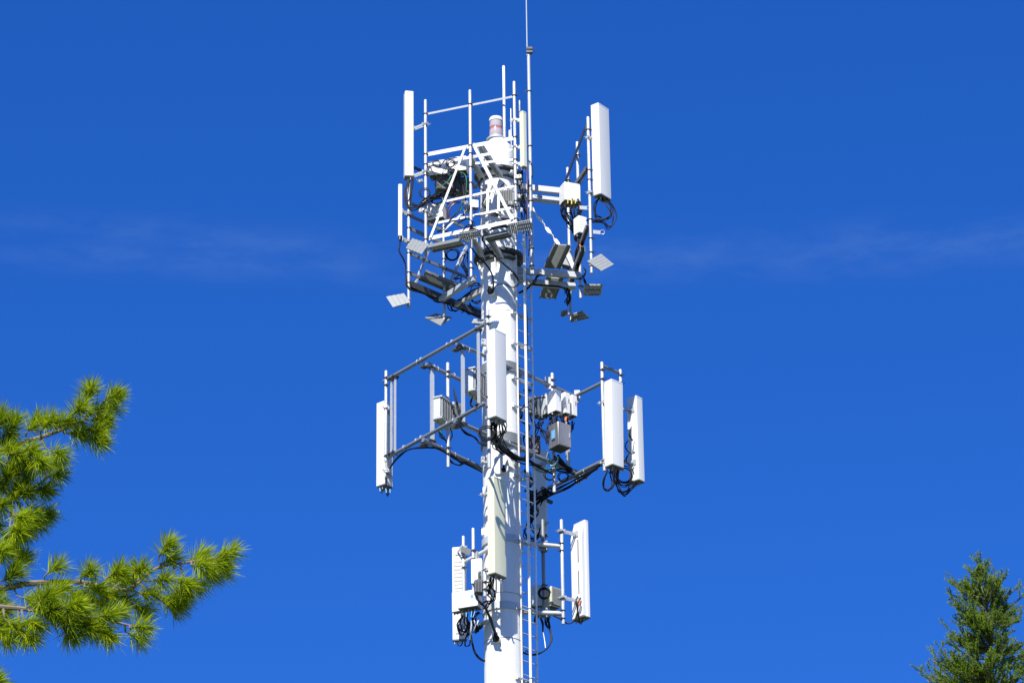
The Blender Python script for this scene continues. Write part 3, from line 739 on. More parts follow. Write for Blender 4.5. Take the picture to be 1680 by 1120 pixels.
cables('black cable heap beside the tower under the left arms', [[(745, 459, 0.6), (752, 455, 0.6), (758, 462, 0.6), (750, 474, 0.7)], [(770, 470, 0.4), (780, 466, 0.2), (790, 469, 0.1)], [(752, 494, 0.8), (766, 482, 0.5), (778, 474, 0.3), (790, 470, 0.1)], [(770, 498, 0.8), (778, 505, 0.9), (788, 508, 0.9)], [(772, 490, 0.8), (780, 498, 0.85), (790, 492, 0.8)]], 3, 0.012, 0.06)
cables('thin cable tail below the slim left panel', [[(656, 391, -0.1), (655, 403, -0.1), (657, 413, -0.08), (662, 424, -0.05), (666, 434, 0.0), (666, 450, 0.0), (668, 460, 0.0)], [(658, 391, -0.1), (658, 402, -0.1), (655, 412, -0.1), (661, 426, -0.05), (667, 440, 0.0)]], 1, 0.010, 0.015)
cables('black jumpers looping from the large right panel back to its pipe', [[(993, 324, -1.05), (1005, 340, -1.0), (1008, 360, -1.0), (999, 373, -1.05), (986, 364, -1.1), (972, 362, -1.15), (962, 362, -1.1)], [(987, 326, -1.1), (998, 338, -1.1), (1002, 352, -1.1), (990, 358, -1.1), (974, 362, -1.15)], [(982, 326, -1.15), (977, 334, -1.1), (974, 345, -1.1), (976, 355, -1.1), (988, 359, -1.1)]], 4, 0.011, 0.05)
cables('dense black jumper mass below the distribution box', [[(932, 328, -0.2), (925, 345, -0.2), (934, 362, -0.1), (943, 372, 0.0), (946, 392, 0.1)], [(940, 328, -0.2), (939, 347, -0.25), (944, 366, -0.1), (944, 395, 0.1)], [(949, 328, -0.2), (952, 342, -0.2), (947, 358, -0.1), (943, 385, 0.1)], [(925, 334, -0.15), (923, 350, -0.1), (932, 368, 0.0), (942, 380, 0.1)]], 6, 0.012, 0.07)
for k, px in enumerate((931, 935, 940, 945)):
    pass
cables('yellow taped cable ends under the distribution box', [[(932, 327, -0.28), (931.5, 334, -0.28)], [(938, 328, -0.3), (938, 335, -0.3)], [(944, 328, -0.3), (944, 334, -0.3)]], 1, 0.017, 0.004, 'yellow')
cables('black cable drop below the smaller right box', [[(953, 388, -0.2), (952, 402, -0.2), (947, 416, -0.1), (944, 430, 0.0)], [(957, 388, -0.2), (956, 400, -0.2), (952, 418, -0.1), (948, 438, 0.0)], [(949, 388, -0.2), (950, 406, -0.2), (944, 422, -0.1), (949, 440, 0.0)]], 4, 0.012, 0.05)
cables('orange plug on the cable drop of the right side', [[(951, 401, -0.3), (953, 408, -0.3)]], 1, 0.022, 0.003, 'orange')
cables('black cable bend at the end of the lower right arms', [[(945, 458, -0.1), (955, 455, -0.1), (960, 447, -0.1), (957, 440, -0.1)], [(955, 452, -0.1), (960, 460, 0.0), (962, 466, 0.0), (958, 458, 0.0)]], 2, 0.012, 0.03)
cables('black feeder run along the two lower right arms', [[(851, 480, -0.3), (864, 473, -0.1), (876, 462, -0.1), (884, 452, -0.1), (900, 452, 0.1), (925, 456, 0.2), (944, 455, 0.2)], [(872, 466, -0.05), (895, 468, 0.1), (915, 470, 0.2), (926, 472, 0.3)]], 3, 0.013, 0.03)
cables('dark cable cluster hanging below the right arms', [[(925, 472, 0.3), (930, 484, 0.5), (927, 497, 0.8)], [(930, 472, 0.4), (934, 486, 0.8), (932, 500, 1.2)], [(935, 474, 0.6), (936, 490, 1.0), (930, 496, 1.0)]], 3, 0.013, 0.05)
cables('cable tangle between ladder and third pipe of the top level', [[(856, 278, -1.6), (855, 290, -1.6), (853, 305, -1.5), (856, 322, -1.2), (852, 340, -1.0), (858, 362, -0.8)], [(858, 278, -1.6), (857, 296, -1.6), (860, 312, -1.3), (858, 332, -1.0), (862, 352, -0.7)], [(868, 265, -0.5), (871, 272, -0.45), (871, 290, -0.45), (868, 300, -0.4), (869, 330, -0.4)]], 2, 0.012, 0.04)
cables('thin black wire strung across the lower truss rails', [[(778, 354, -1.5), (795, 352, -1.55), (809, 349, -1.6), (822, 355, -1.6), (836, 357, -1.65)], [(818, 343, -1.3), (822, 356, -1.3), (820, 366, -1.3)]], 2, 0.010, 0.02)

# ================================================================== MIDDLE LEVEL
def dA(x): return -1.75 - 0.0196 * (x - 750)
def dR(x): return -0.62 + 0.0157 * (x - 822)
def dL(x): return -0.77 + 0.0157 * (x - 700)
def dB(x): return 1.31 - 0.0196 * (x - 945)
mf = thing('antenna_mount', P(800, 690, 0), 'wide galvanised pipe frame round the tower that carries the middle level', 'antenna mount')
def pp(px, py, df, o=0): return P(px, py, df(px) + o)
rail(mf, pp(630, 625.5, dA), pp(796, 531.5, dA), 0.048, 'rail')
rail(mf, pp(634, 751, dA), pp(797, 661, dA), 0.048, 'rail')
rail(mf, pp(699, 597, dL), pp(800, 643, dL), 0.045, 'rail')
rail(mf, pp(749, 563, dR), pp(945, 651, dR), 0.045, 'rail')
rail(mf, pp(694, 721, dL), pp(797, 771, dL), 0.055, 'rail')
rail(mf, pp(746, 690, dR), pp(962, 783, dR), 0.052, 'rail')
rail(mf, pp(895, 674, dB), pp(989, 627, dB), 0.045, 'rail')
rail(mf, pp(866, 818, dB), pp(992, 755, dB), 0.055, 'rail')
rail(mf, P(988, 600, dB(988)), P(1019, 613, dB(988) + 0.49), 0.04, 'rail')
rail(mf, P(990, 752, dB(990)), P(1022, 764, dB(990) + 0.5), 0.045, 'rail')
rail(mf, P(866, 806, 2.4), P(905, 824, 3.0), 0.05, 'dark')
for (x_, y0, y1, f_, w_) in ((642, 622, 745, dA, 0.045), (648, 618, 742, dA, 0.05), (785, 541, 664, dA, 0.06), (709, 603, 723, dL, 0.085), (759.5, 570, 694, dR, 0.075), (931, 660, 768, dB, 0.08), (866, 640, 748, dL, 0.07)):
    a, b = plumb(x_, y0, y1, f_(x_), (y0 + y1) / 2)
    MB().bar(a, b, w_, w_ * 0.8, up=Vector((0.5, -0.86, 0))).build('upright', M['galv'], mf, smooth=0)
    for q in (a, b):
        m = MB(); m.box(q, Vector((0.075, 0.05, 0)), Vector((-0.03, 0.05, 0)), Vector((0, 0, 0.018)))
        for k in (-1, 1): m.tube([q + Vector((0.06 * k, 0.03 * k, -0.07)), q + Vector((0.06 * k, 0.03 * k, 0.07))], 0.01, 5)
        m.build('clamp', M['dark'], mf)
for (x_, y_, f_) in ((692, 590, dA), (686, 594, dA), (743, 561, dA), (735, 566, dA), (692, 718, dA), (684, 723, dA), (768, 574, dR), (757, 569, dR), (711, 602, dL), (717, 605, dL), (735, 612, dL), (744, 616, dL), (735, 741, dL), (745, 746, dL), (768, 756, dL), (723, 735, dL), (664, 734, dA), (735, 695, dA), (745, 690, dA), (648, 743, dA), (783, 538, dA), (834, 727, dR), (920, 764, dR), (960, 772, dB), (920, 791, dB)):
    c = P(x_, y_, f_(x_)); ax = (P(x_ + 10, y_ - 5.6, f_(x_ + 10)) - c) if f_ in (dA, dB) else (P(x_ + 10, y_ + 4.5, f_(x_ + 10)) - c)
    ax.z = 0
    MB().ring(c, ax, 0.058, 0.010, 14, 5).build('clamp', M['zinc'], mf)
for (x_, y_, f_, g_) in ((694, 594, dA, 1), (746, 566, dA, 1), (693, 722, dA, 1), (747, 692, dA, 1)):
    c = P(x_, y_, f_(x_)) + Vector((0.08, 0.06, -0.07))
    MB().box(c, Vector((0.11, -0.09, 0)), Vector((0.05, 0.06, 0)), Vector((0, 0, 0.03))).build('saddle', M['dark'], mf, smooth=0)
for (x_, y_, f_) in ((899, 628, dR), (947, 650, dR), (947, 783, dR)):
    c = P(x_, y_, f_(x_))
    MB().box(c, Vector((0.075, 0, 0)), Vector((0, 0.012, 0)), Vector((0, 0, 0.17))).build('plate', M['zinc'], mf, smooth=0, bevel=0.01)
vpipe(mf, 633, 608, 757, dA(633) - 0.08, 0.037, clamps=(620, 632, 748), ref=690)
vpipe(mf, 735, 595, 766, dL(735) - 0.08, 0.040, clamps=(610, 618, 735, 745), ref=690)
vpipe(mf, 801.5, 508, 767, dA(795) - 0.09, 0.043, clamps=(520, 532, 652, 668), ref=650)
vpipe(mf, 907.5, 612, 807, dR(907) - 0.08, 0.042, clamps=(624, 635, 755, 772), ref=700)
vpipe(mf, 989.5, 594, 772, dB(988) - 0.07, 0.040, clamps=(607, 622, 756), ref=680)
vpipe(mf, 1020, 606, 772, dB(988) + 0.44, 0.038, clamps=(616, 630, 757), ref=690)
for (px, py, d) in ((796, 562, -0.5), (795, 648, -0.4), (796, 755, -0.4), (850, 612, 0.1), (848, 648, 0.3), (850, 735, 0.2)):   # clamp arms on the tower
    c = P(px, py, d)
    m = MB(); m.box(c, Vector((0.10, 0.02, 0)), Vector((-0.01, 0.05, 0)), Vector((0, 0, 0.08)))
    for k in (-1, 1): m.tube([c + Vector((-0.06, -0.1, 0.05 * k)), c + Vector((-0.06, 0.1, 0.05 * k))], 0.014, 6)
    m.build('tower_clamp', M['zinc'], mf, smooth=0)

panel('big white panel antenna in front of the tower on the middle level', 815.5, 545, 690, dA(801) - 0.28, 0.43, 0.235, 50, 'radome', (801.5, dA(795) - 0.09), (0.14, 0.9), 6, 0.02)
panel('white panel antenna at the far left end of the middle level', 631, 662, 800, dA(631) + 0.25, 0.32, 0.27, -130, 'radome', (633, dA(633) - 0.08), (0.12, 0.86), 5, 0.02)
panel('broad white panel antenna at the right end of the middle level', 1006, 628, 768, dB(988) - 0.25, 0.40, 0.27, 43, 'radome', (989.5, dB(988) - 0.07), (0.2, 0.9), 6, 0.02, 1.2)
panel('white panel antenna behind the broad one at the far right edge', 1043, 653, 792, dB(988) + 0.62, 0.31, 0.25, 139, 'radome', (1020, dB(988) + 0.44), (0.16, 0.78), 5, 0.02)
panel('shaded grey panel antenna behind the ladder below the middle level', 886, 740, 880, 2.9, 0.34, 0.16, 168, 'radome', (893, 2.6), (0.2, 0.9), 4, 0.02)

radio('grey white radio with cooling fins and end rails on the left pipe', 727, 678, dL(735) - 0.12, 0.74, 0.52, 0.22, -116, 'grey', 9, fin_side=-1, conn=4, lid=True, pipe=(735, dL(735) - 0.08))
radio('slim grey radio tucked behind the left pipe', 746, 676, dL(735) + 0.25, 0.22, 0.46, 0.16, -140, 'grey', 7, fin_side=-1, conn=3)
radio('shaded radio with white flank left of the tower on the middle level', 779, 631, dR(774) + 0.35, 0.66, 0.54, 0.24, -116, 'grey', 8, fin_side=-1, conn=4, lid=True)

radio('broad white radio at the near end of the white row on the right pipe', 909.5, 660, dR(907) - 0.45, 0.19, 0.58, 0.31, 41, 'white', 0, conn=3, mark='blue', pipe=(907.5, dR(907) - 0.08))
radio('white radio in the middle of the white row on the right pipe', 924.5, 664, dR(907) - 0.20, 0.17, 0.56, 0.31, 41, 'white', 0, conn=3, mark='copper')
radio('white radio at the far right end of the white row', 936, 668, dR(907) + 0.05, 0.17, 0.55, 0.31, 41, 'white', 0, conn=3, mark='copper')

radio('grey radio behind the ladder left of the white row', 893, 667, dR(907) + 0.05, 0.17, 0.54, 0.42, 33, 'grey', 7, fin_side=-1, conn=4)
radio('shaded narrow radio touching the ladder on the middle level', 879, 668, dR(890) + 0.3, 0.20, 0.50, 0.24, -20, 'grey', 6, fin_side=1, conn=3)
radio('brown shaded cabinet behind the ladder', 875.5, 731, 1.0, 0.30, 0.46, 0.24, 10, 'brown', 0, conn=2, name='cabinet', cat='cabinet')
sc_ = P(918, 717, dR(907) - 0.42); u, n = axes(38); z = Vector((0, 0, 1))
cbx = thing('cabinet', sc_ - z * 0.36, 'weathered stainless steel cabinet below the white radios', 'cabinet', 'radio units of the tower')
hv = 0.31
MB().box(sc_, u * 0.20, n * 0.20, z * hv).build('body', M['stain'], cbx, bevel=0.012)
MB().box(sc_ - z * (hv + 0.004), u * 0.185, n * 0.185, z * 0.004).build('base_or_shade_plate', M['dark'], cbx, smooth=0)  # shade under the cabinet, put in as a dark plate
MB().box(sc_ + n * 0.2035, u * 0.185, n * 0.003, z * (hv - 0.02)).build('door', M['stain'], cbx, smooth=0)
MB().tube([sc_ + n * 0.205 + u * 0.12 + z * 0.06, sc_ + n * 0.235 + u * 0.12 + z * 0.06, sc_ + n * 0.235 + u * 0.12 - z * 0.06, sc_ + n * 0.205 + u * 0.12 - z * 0.06], 0.009, 6).build('handle', M['zinc'], cbx)
MB().box(sc_ - u * 0.2045 + z * 0.02 + n * 0.01, n * 0.065, u * 0.004, z * 0.11).build('window', M['blue'], cbx, smooth=0)
MB().box(sc_ - u * 0.207 - z * 0.12 + n * 0.02, n * 0.06, u * 0.007, z * 0.02).build('latch', M['dark'], cbx, smooth=0)

cables('thick black jumper mass dropping from the front panel', [[(809, 688, -2.7), (809, 705, -2.4), (815, 722, -1.6), (822, 738, -1.0), (838, 748, -0.75), (860, 757, -0.4), (885, 764, 0.1)], [(818, 690, -2.8), (817, 706, -2.4), (822, 722, -1.6), (830, 738, -1.0), (850, 752, -0.6)], [(823, 690, -2.8), (827, 705, -2.4), (820, 718, -1.8), (812, 730, -1.4), (826, 744, -0.8)], [(813, 689, -2.7), (813, 712, -2.3), (808, 724, -2.2), (815, 732, -1.4)]], 4, 0.015, 0.06)
cables('thin loop hanging at the right corner of the front panel', [[(829, 688, -2.8), (831, 699, -2.75), (826, 708, -2.65), (821, 712, -2.5)]], 1, 0.011, 0.01)
coil('round black cable coil at the foot of the front panel', 798.5, 711, dA(798) - 0.25, 0.165, 3, 0.018)
cables('black cable loop swinging below the lower left rail', [[(785, 667, -2.3), (766, 676, -1.9), (757, 686, -1.9), (756, 699, -1.85), (765, 710, -1.75), (778, 717, -1.7), (788, 727, -1.9), (800, 730, -2.4), (808, 722, -2.6)]], 3, 0.015, 0.02)
cables('black feeder arching under the lower left rail to the tower', [[(636, 774, dA(636) + 0.1), (645, 760, dA(645) + 0.05), (656, 747, dA(656) + 0.05), (670, 738, dA(670) + 0.1), (688, 734, -0.6), (706, 734, -0.6), (722, 738, -0.5), (745, 752, -0.1), (770, 763, 0.3), (797, 777, 0.7)]], 3, 0.015, 0.018)
cables('loose black cable loop below the left arm', [[(734, 745, dL(735)), (740, 756, dL(740)), (748, 762, dL(748)), (757, 762, dL(757)), (766, 757, dL(766)), (772, 759, dL(772))], [(738, 744, dL(735)), (748, 752, dL(745)), (757, 760, dL(757))]], 2, 0.015, 0.02)
cables('short coloured jumpers below the far left panel', [[(623, 801, 0.7), (626, 808, 0.68), (630, 801, 0.66)], [(632, 798, 0.6), (635, 812, 0.6), (640, 800, 0.55)], [(634, 776, 0.5), (634, 795, 0.55), (637, 810, 0.58), (641, 800, 0.55)]], 2, 0.010, 0.02)
cables('blue taped ends below the far left panel', [[(623, 800, 0.68), (624, 806, 0.68)], [(633, 801, 0.56), (634, 808, 0.56)], [(640, 802, 0.53), (640, 808, 0.53)]], 1, 0.017, 0.003, 'blue')
cables('black cables below the left radios on the arm', [[(716, 700, -0.8), (720, 709, -0.75), (728, 716, -0.5), (733, 726, -0.3)], [(738, 702, -0.2), (742, 712, -0.2), (738, 722, -0.25)], [(726, 702, -0.5), (722, 714, -0.5), (731, 722, -0.3)]], 3, 0.009, 0.03)
cables('turquoise wire beside the left pipe below its radios', [[(722, 704, -0.7), (725, 711, -0.65), (729, 719, -0.5)]], 2, 0.010, 0.01, 'green')
cables('black cables at the shaded radio left of the tower', [[(776, 650, -1.0), (772, 662, -1.1), (778, 670, -1.2)], [(784, 652, -1.0), (786, 664, -1.1), (780, 674, -1.3)], [(744, 636, -0.2), (748, 652, -0.3), (755, 676, -0.6)]], 3, 0.011, 0.03)
cables('dense black cable mass under the white radio row', [[(903, 684, 0.4), (907, 693, 0.4), (901, 702, 0.3), (898, 718, 0.2)], [(912, 684, 0.2), (915, 694, 0.3), (922, 700, 0.5), (930, 704, 0.6)], [(921, 684, 0.4), (925, 696, 0.5), (930, 700, 0.7)], [(890, 690, 0.5), (884, 700, 0.6), (892, 712, 0.5), (899, 725, 0.4)], [(930, 688, 0.8), (931, 700, 0.8), (934, 712, 0.8)], [(940, 690, 0.9), (939, 705, 0.9)]], 5, 0.013, 0.07)
cables('orange plug under the white radio row', [[(929, 683, 0.45), (928, 690, 0.45)]], 2, 0.028, 0.004, 'orange')
cables('black cable arching from the ladder to the radios', [[(852, 676, -0.3), (862, 664, -0.1), (874, 656, 0.2), (886, 652, 0.4), (895, 652, 0.4)]], 2, 0.016, 0.015)
cables('green and white earth wires sweeping below the steel cabinet', [[(872, 764, 0.0), (884, 772, 0.2), (897, 774, 0.4), (908, 770, 0.6)], [(877, 760, 0.0), (888, 768, 0.2), (900, 770, 0.4), (909, 764, 0.6)], [(898, 738, 0.3), (902, 752, 0.5), (908, 762, 0.6)], [(917, 752, 0.5), (912, 765, 0.6), (909, 772, 0.6)]], 2, 0.009, 0.02, 'green')
cables('pale thin wire loop below the steel cabinet', [[(900, 740, 0.3), (896, 752, 0.4), (903, 764, 0.5), (912, 760, 0.5), (916, 748, 0.5)]], 2, 0.007, 0.03, 'zinc')
cables('thick black feeder leaving the steel cabinet downwards', [[(916, 746, 0.5), (921, 756, 0.8), (931, 766, 1.1), (943, 772, 1.25), (953, 775, 1.2)], [(910, 748, 0.5), (922, 762, 0.8), (938, 772, 1.1)], [(905, 770, 0.7), (925, 772, 1.0), (942, 778, 1.3)]], 4, 0.019, 0.03)
cables('black cables strapped along the lower right rail', [[(868, 828, 2.6), (885, 816, 2.4), (910, 805, 2.0), (938, 790, 1.4), (965, 775, 0.9), (992, 760, 0.4)], [(866, 838, 2.5), (890, 818, 2.3), (930, 800, 1.5), (958, 783, 1.0), (980, 768, 0.6)]], 3, 0.015, 0.03)
coil('thin black cable coil left of the lower right pipe', 902, 779, 0.5, 0.13, 2, 0.012)
coil('thin black cable coil right of the lower right pipe', 924, 782, 1.2, 0.12, 2, 0.012)
cables('black jumper loops hanging between the two right panels', [[(996, 772, 0.1), (991, 790, 0.15), (994, 803, 0.2), (1006, 798, 0.3), (1003, 780, 0.3), (1000, 772, 0.2)], [(1008, 772, 0.1), (1009, 790, 0.2), (1018, 806, 0.4), (1033, 802, 0.7), (1040, 792, 0.9)], [(1014, 772, 0.2), (1016, 788, 0.3), (1026, 797, 0.5), (1038, 790, 0.9)], [(1004, 772, 0.1), (1013, 796, 0.3), (1022, 812, 0.5), (1034, 800, 0.8), (1043, 792, 0.95)]], 4, 0.012, 0.05)
coil('large black cable coil between the two right panels', 1024, 779, dB(988) + 0.3, 0.20, 3, 0.014)
cables('small black jumpers on the back of the far right panel', [[(1031, 722, 0.7), (1027, 730, 0.7), (1030, 740, 0.7), (1036, 745, 0.75)], [(1033, 742, 0.7), (1027, 755, 0.7), (1034, 765, 0.75)], [(1036, 700, 0.7), (1032, 712, 0.7), (1038, 722, 0.75)]], 2, 0.011, 0.02)
cables('dark cable mess behind the ladder at the lower right rail', [[(866, 800, 0.8), (874, 812, 1.0), (868, 826, 1.0), (876, 840, 1.2), (870, 856, 1.2)], [(878, 806, 1.2), (872, 822, 1.2), (880, 836, 1.4), (872, 850, 1.2)], [(862, 770, 0.4), (870, 790, 0.7), (864, 806, 0.8)]], 5, 0.015, 0.10)
cables('black jumper loops under the shaded panel behind the ladder', [[(884, 868, 2.2), (880, 878, 2.0), (872, 886, 1.4), (862, 880, 0.8), (859, 868, 0.6)], [(886, 872, 2.2), (879, 884, 1.8), (868, 882, 1.0), (861, 866, 0.7), (866, 850, 0.8)], [(878, 874, 2.0), (872, 864, 1.4), (870, 850, 1.2)]], 3, 0.013, 0.06)
cables('blue wires glimpsed behind the ladder', [[(857, 772, 0.5), (861, 780, 0.6), (858, 790, 0.6)], [(868, 788, 0.8), (871, 795, 0.8)]], 1, 0.010, 0.01, 'blue')

# ================================================================== LOWER LEVEL
lm = thing('antenna_mount', P(770, 920, -0.3), 'left pipe mount with short arms on the lowest level', 'antenna mount', 'lower pipe mounts')
vpipe(lm, 760.5, 879, 1040, -0.1, 0.037, clamps=(914, 931), ref=930)
vpipe(lm, 776.5, 866, 985, -0.35, 0.037, clamps=(903, 917), ref=920)
vpipe(lm, 795.5, 932, 978, -1.15, 0.043, clamps=(935, 955, 967), ref=955)
rail(lm, P(763, 921, -0.1), P(802, 900, -0.35), 0.05, 'zinc', 'arm')
rail(lm, P(770, 1034, -0.1), P(800, 1018, -0.35), 0.05, 'zinc', 'arm')
MB().box(P(783, 913, -0.3), Vector((0.03, 0.06, 0)), Vector((0.02, -0.02, 0)), Vector((0, 0, 0.13))).build('plate', M['galv'], lm, smooth=0)
MB().box(P(765, 903, -0.15), Vector((0.10, 0.03, -0.04)), Vector((0.0, 0.05, 0.03)), Vector((0.03, 0, 0.06))).build('saddle', M['dull'], lm, smooth=0)
MB().bar(P(796, 945, -1.1), P(806, 948, -0.45), 0.08, 0.10).build('arm', M['zinc'], lm, smooth=0)
rm = thing('antenna_mount', P(905, 950, 0.3), 'right pipe mount with two stub arms on the lowest level', 'antenna mount', 'lower pipe mounts')
vpipe(rm, 922.5, 852, 1023, 0.05, 0.040, clamps=(873, 891, 903, 982, 1001, 1014), ref=930, toward=(-0.8, -0.3, 0))
vpipe(rm, 891.5, 852, 1012, 0.55, 0.044, 'dull', clamps=(888, 905, 960), ref=930)  # rear pipe in darker steel: its shade is put into the colour
rail(rm, P(846, 889, 0.2), P(921, 896, 0.25), 0.055, 'zinc', 'arm')
rail(rm, P(846, 1003, 0.2), P(922, 1006, 0.25), 0.06, 'zinc', 'arm')
for y_ in (895, 1005):
    MB().box(P(891, y_, 0.3), Vector((0.115, 0, 0)), Vector((0, 0.02, 0)), Vector((0, 0, 0.13))).build('plate', M['dull'], rm, smooth=0, bevel=0.008)
    for sx in (-1, 1):
        for sz in (-1, 1):
            q = P(891, y_, 0.27) + Vector((sx * 0.085, 0, sz * 0.10))
            MB().tube([q, q + Vector((0, -0.06, 0))], 0.014, 6).build('bolt', M['zinc'], rm)
    c = P(850, y_ - 4, 0.0)
    MB().prism([c + Vector((-0.15, -0.1, 0.10)), c + Vector((0.10, -0.05, 0.04)), c + Vector((0.10, -0.05, -0.06)), c + Vector((-0.15, -0.1, -0.10))], Vector((0.02, 0.12, 0))).build('tower_clamp', M['dull'], rm, smooth=0)
panel('tall cream panel antenna in front of the tower on the lowest level', 815, 786, 946, -1.35, 0.45, 0.21, 51, 'cream', (795.5, -1.15), (0.12, 0.9), 6, 0.02)
panel('white panel antenna with ribbed back left of the tower on the lowest level', 754, 898, 1051, 0.25, 0.34, 0.13, 172, 'radome', (760.5, -0.1), (0.06, 0.9), 5, 0.03, slats=True)
panel('white slotted panel antenna right of the tower on the lowest level', 952, 856, 1016, 0.35, 0.42, 0.24, 130, 'radome', (922.5, 0.05), (0.14, 0.82), 5, 0.03, slots=True, chamfer=True)
radio('flat white radio on the left pipe behind the tall cream panel', 783, 938, -0.55, 0.26, 0.62, 0.18, -14, 'white', 0, conn=3)
radio('boxy white radio slung low in front of the left ribbed panel', 771, 985, -0.75, 0.52, 0.42, 0.30, -22, 'white', 0, conn=6, mark='blue', pipe=(760.5, -0.1))
radio('small dark radio between the flat radio and the stub pipe', 785, 963, -1.0, 0.20, 0.34, 0.14, 10, 'dark', 6, fin_side=1, conn=2)
radio('small cream radio on the back of the left ribbed panel', 751, 988, -0.35, 0.24, 0.50, 0.16, -25, 'cream', 0, conn=3)
radio('small black box with blue window on the flat radio', 787, 944, -0.85, 0.075, 0.19, 0.06, 12, 'dark', 0, conn=1, mark='blue', name='junction_box', cat='junction box')
radio('grey radio behind the ladder on the right lower arm', 883, 979, 0.75, 0.34, 0.52, 0.24, -10, 'grey', 10, conn=4)
radio('cream sided radio right of the shaded pipe on the lower arm', 906, 981, 0.8, 0.28, 0.50, 0.24, 42, 'cream', 8, fin_side=1, conn=3)
coil('round black cable coil hung on the shaded right pipe', 893, 973, 0.42, 0.125, 3, 0.018)
cables('black jumpers below the tall cream panel', [[(806, 945, -1.35), (804, 955, -1.2), (800, 966, -1.0), (802, 975, -0.8)], [(811, 947, -1.4), (808, 957, -1.2), (803, 968, -1.0), (807, 978, -0.7)], [(804, 962, -1.0), (812, 970, -0.85), (810, 983, -0.75), (802, 985, -0.8)]], 3, 0.015, 0.03)
cables('white jumper stubs below the tall cream panel', [[(814, 948, -1.45), (814, 962, -1.3), (814, 972, -0.9)], [(822, 950, -1.45), (823, 962, -1.3), (824, 968, -0.8)]], 1, 0.018, 0.003, 'white')
cables('thick black feeder running down to the lower cable port', [[(794, 993, -1.0), (799, 1002, -0.95), (805, 1016, -0.85), (811, 1034, -0.75), (818, 1048, -0.64)]], 2, 0.026, 0.01)
cables('black connector cluster hanging below the left lower radio', [[(766, 1004, -0.6), (764, 1018, -0.5), (772, 1030, -0.4), (764, 1045, -0.2)], [(775, 1004, -0.6), (780, 1020, -0.5), (788, 1028, -0.4), (778, 1036, -0.4)], [(785, 1005, -0.6), (778, 1016, -0.5), (784, 1034, -0.4), (790, 1024, -0.4)], [(757, 1012, -0.5), (754, 1026, -0.4), (760, 1038, -0.3), (770, 1022, -0.4)]], 4, 0.017, 0.06)
cables('grey white jumpers among the left lower connectors', [[(773, 1018, -0.75), (772, 1034, -0.7), (771, 1048, -0.5)], [(778, 1016, -0.7), (781, 1026, -0.7), (776, 1036, -0.6)], [(786, 1012, -0.7), (784, 1024, -0.7), (790, 1018, -0.6)]], 2, 0.015, 0.02, 'grey')
cables('bright blue jumpers under the left lower radio', [[(765, 1004, -0.85), (765, 1011, -0.85)], [(774, 1002, -0.85), (773, 1012, -0.85)], [(780, 1000, -0.85), (776, 1012, -0.85)], [(778, 1014, -0.7), (788, 1006, -0.7), (795, 1012, -0.65)]], 1, 0.013, 0.003, 'blue')
cables('black feeder curving from the left radios to the tower', [[(772, 1040, -0.3), (775, 1056, -0.3), (780, 1070, -0.25), (788, 1080, -0.2), (799, 1085, -0.1)]], 2, 0.022, 0.012)
cables('small loops below the left ribbed panel', [[(751, 1052, 0.2), (752, 1058, 0.2), (757, 1058, 0.2), (759, 1052, 0.2)], [(763, 1052, 0.2), (764, 1059, 0.2), (770, 1057, 0.2), (771, 1049, 0.1)]], 2, 0.010, 0.012)
cables('black cables beside the stub pipe left of the tower', [[(780, 966, -1.05), (782, 978, -1.05), (788, 988, -1.0), (796, 993, -0.95)], [(789, 990, -1.0), (797, 984, -1.0), (800, 992, -0.9), (794, 998, -0.95)], [(800, 975, -0.8), (806, 982, -0.7), (802, 990, -0.75)]], 3, 0.013, 0.04)
cables('black feeder hanging in an arc from the right lower arm to the tower', [[(899, 1012, 0.5), (902, 1030, 0.45), (905, 1046, 0.4), (902, 1058, 0.35), (893, 1067, 0.25), (880, 1072, 0.1), (866, 1073, -0.1), (858, 1070, -0.2)]], 2, 0.019, 0.015)
cables('thin black hook of cable at the lower ladder', [[(866, 1070, -0.2), (864, 1066, -0.25), (862, 1069, -0.3), (867, 1073, -0.25)]], 1, 0.013, 0.005)
cables('black connector heap below the right lower arm', [[(886, 1010, 0.45), (890, 1022, 0.45), (891, 1036, 0.45)], [(894, 1010, 0.45), (896, 1022, 0.45), (899, 1030, 0.45)], [(880, 1008, 0.4), (878, 1018, 0.4), (882, 1008, 0.4)], [(902, 1008, 0.4), (900, 1020, 0.4), (897, 1012, 0.4)]], 3, 0.015, 0.03)
cables('white wire tail below the right lower arm', [[(891, 1036, 0.45), (893, 1048, 0.42), (895, 1062, 0.38)]], 1, 0.010, 0.005, 'zinc')
cables('black cable from the right lower arm to the slotted panel', [[(903, 1007, 0.3), (918, 1014, 0.2), (932, 1022, 0.2), (942, 1017, 0.25), (947, 1005, 0.25)]], 2, 0.014, 0.01)
cables('orange plug at the foot of the slotted panel', [[(952, 985, 0.05), (950, 992, 0.05)]], 2, 0.026, 0.004, 'orange')
cables('black jumpers at the foot of the slotted panel', [[(948, 978, 0.1), (945, 986, 0.1), (948, 998, 0.15)], [(953, 980, 0.1), (948, 992, 0.1), (949, 1014, 0.2)], [(950, 1017, 0.3), (952, 1022, 0.3), (957, 1017, 0.3)]], 2, 0.013, 0.02)

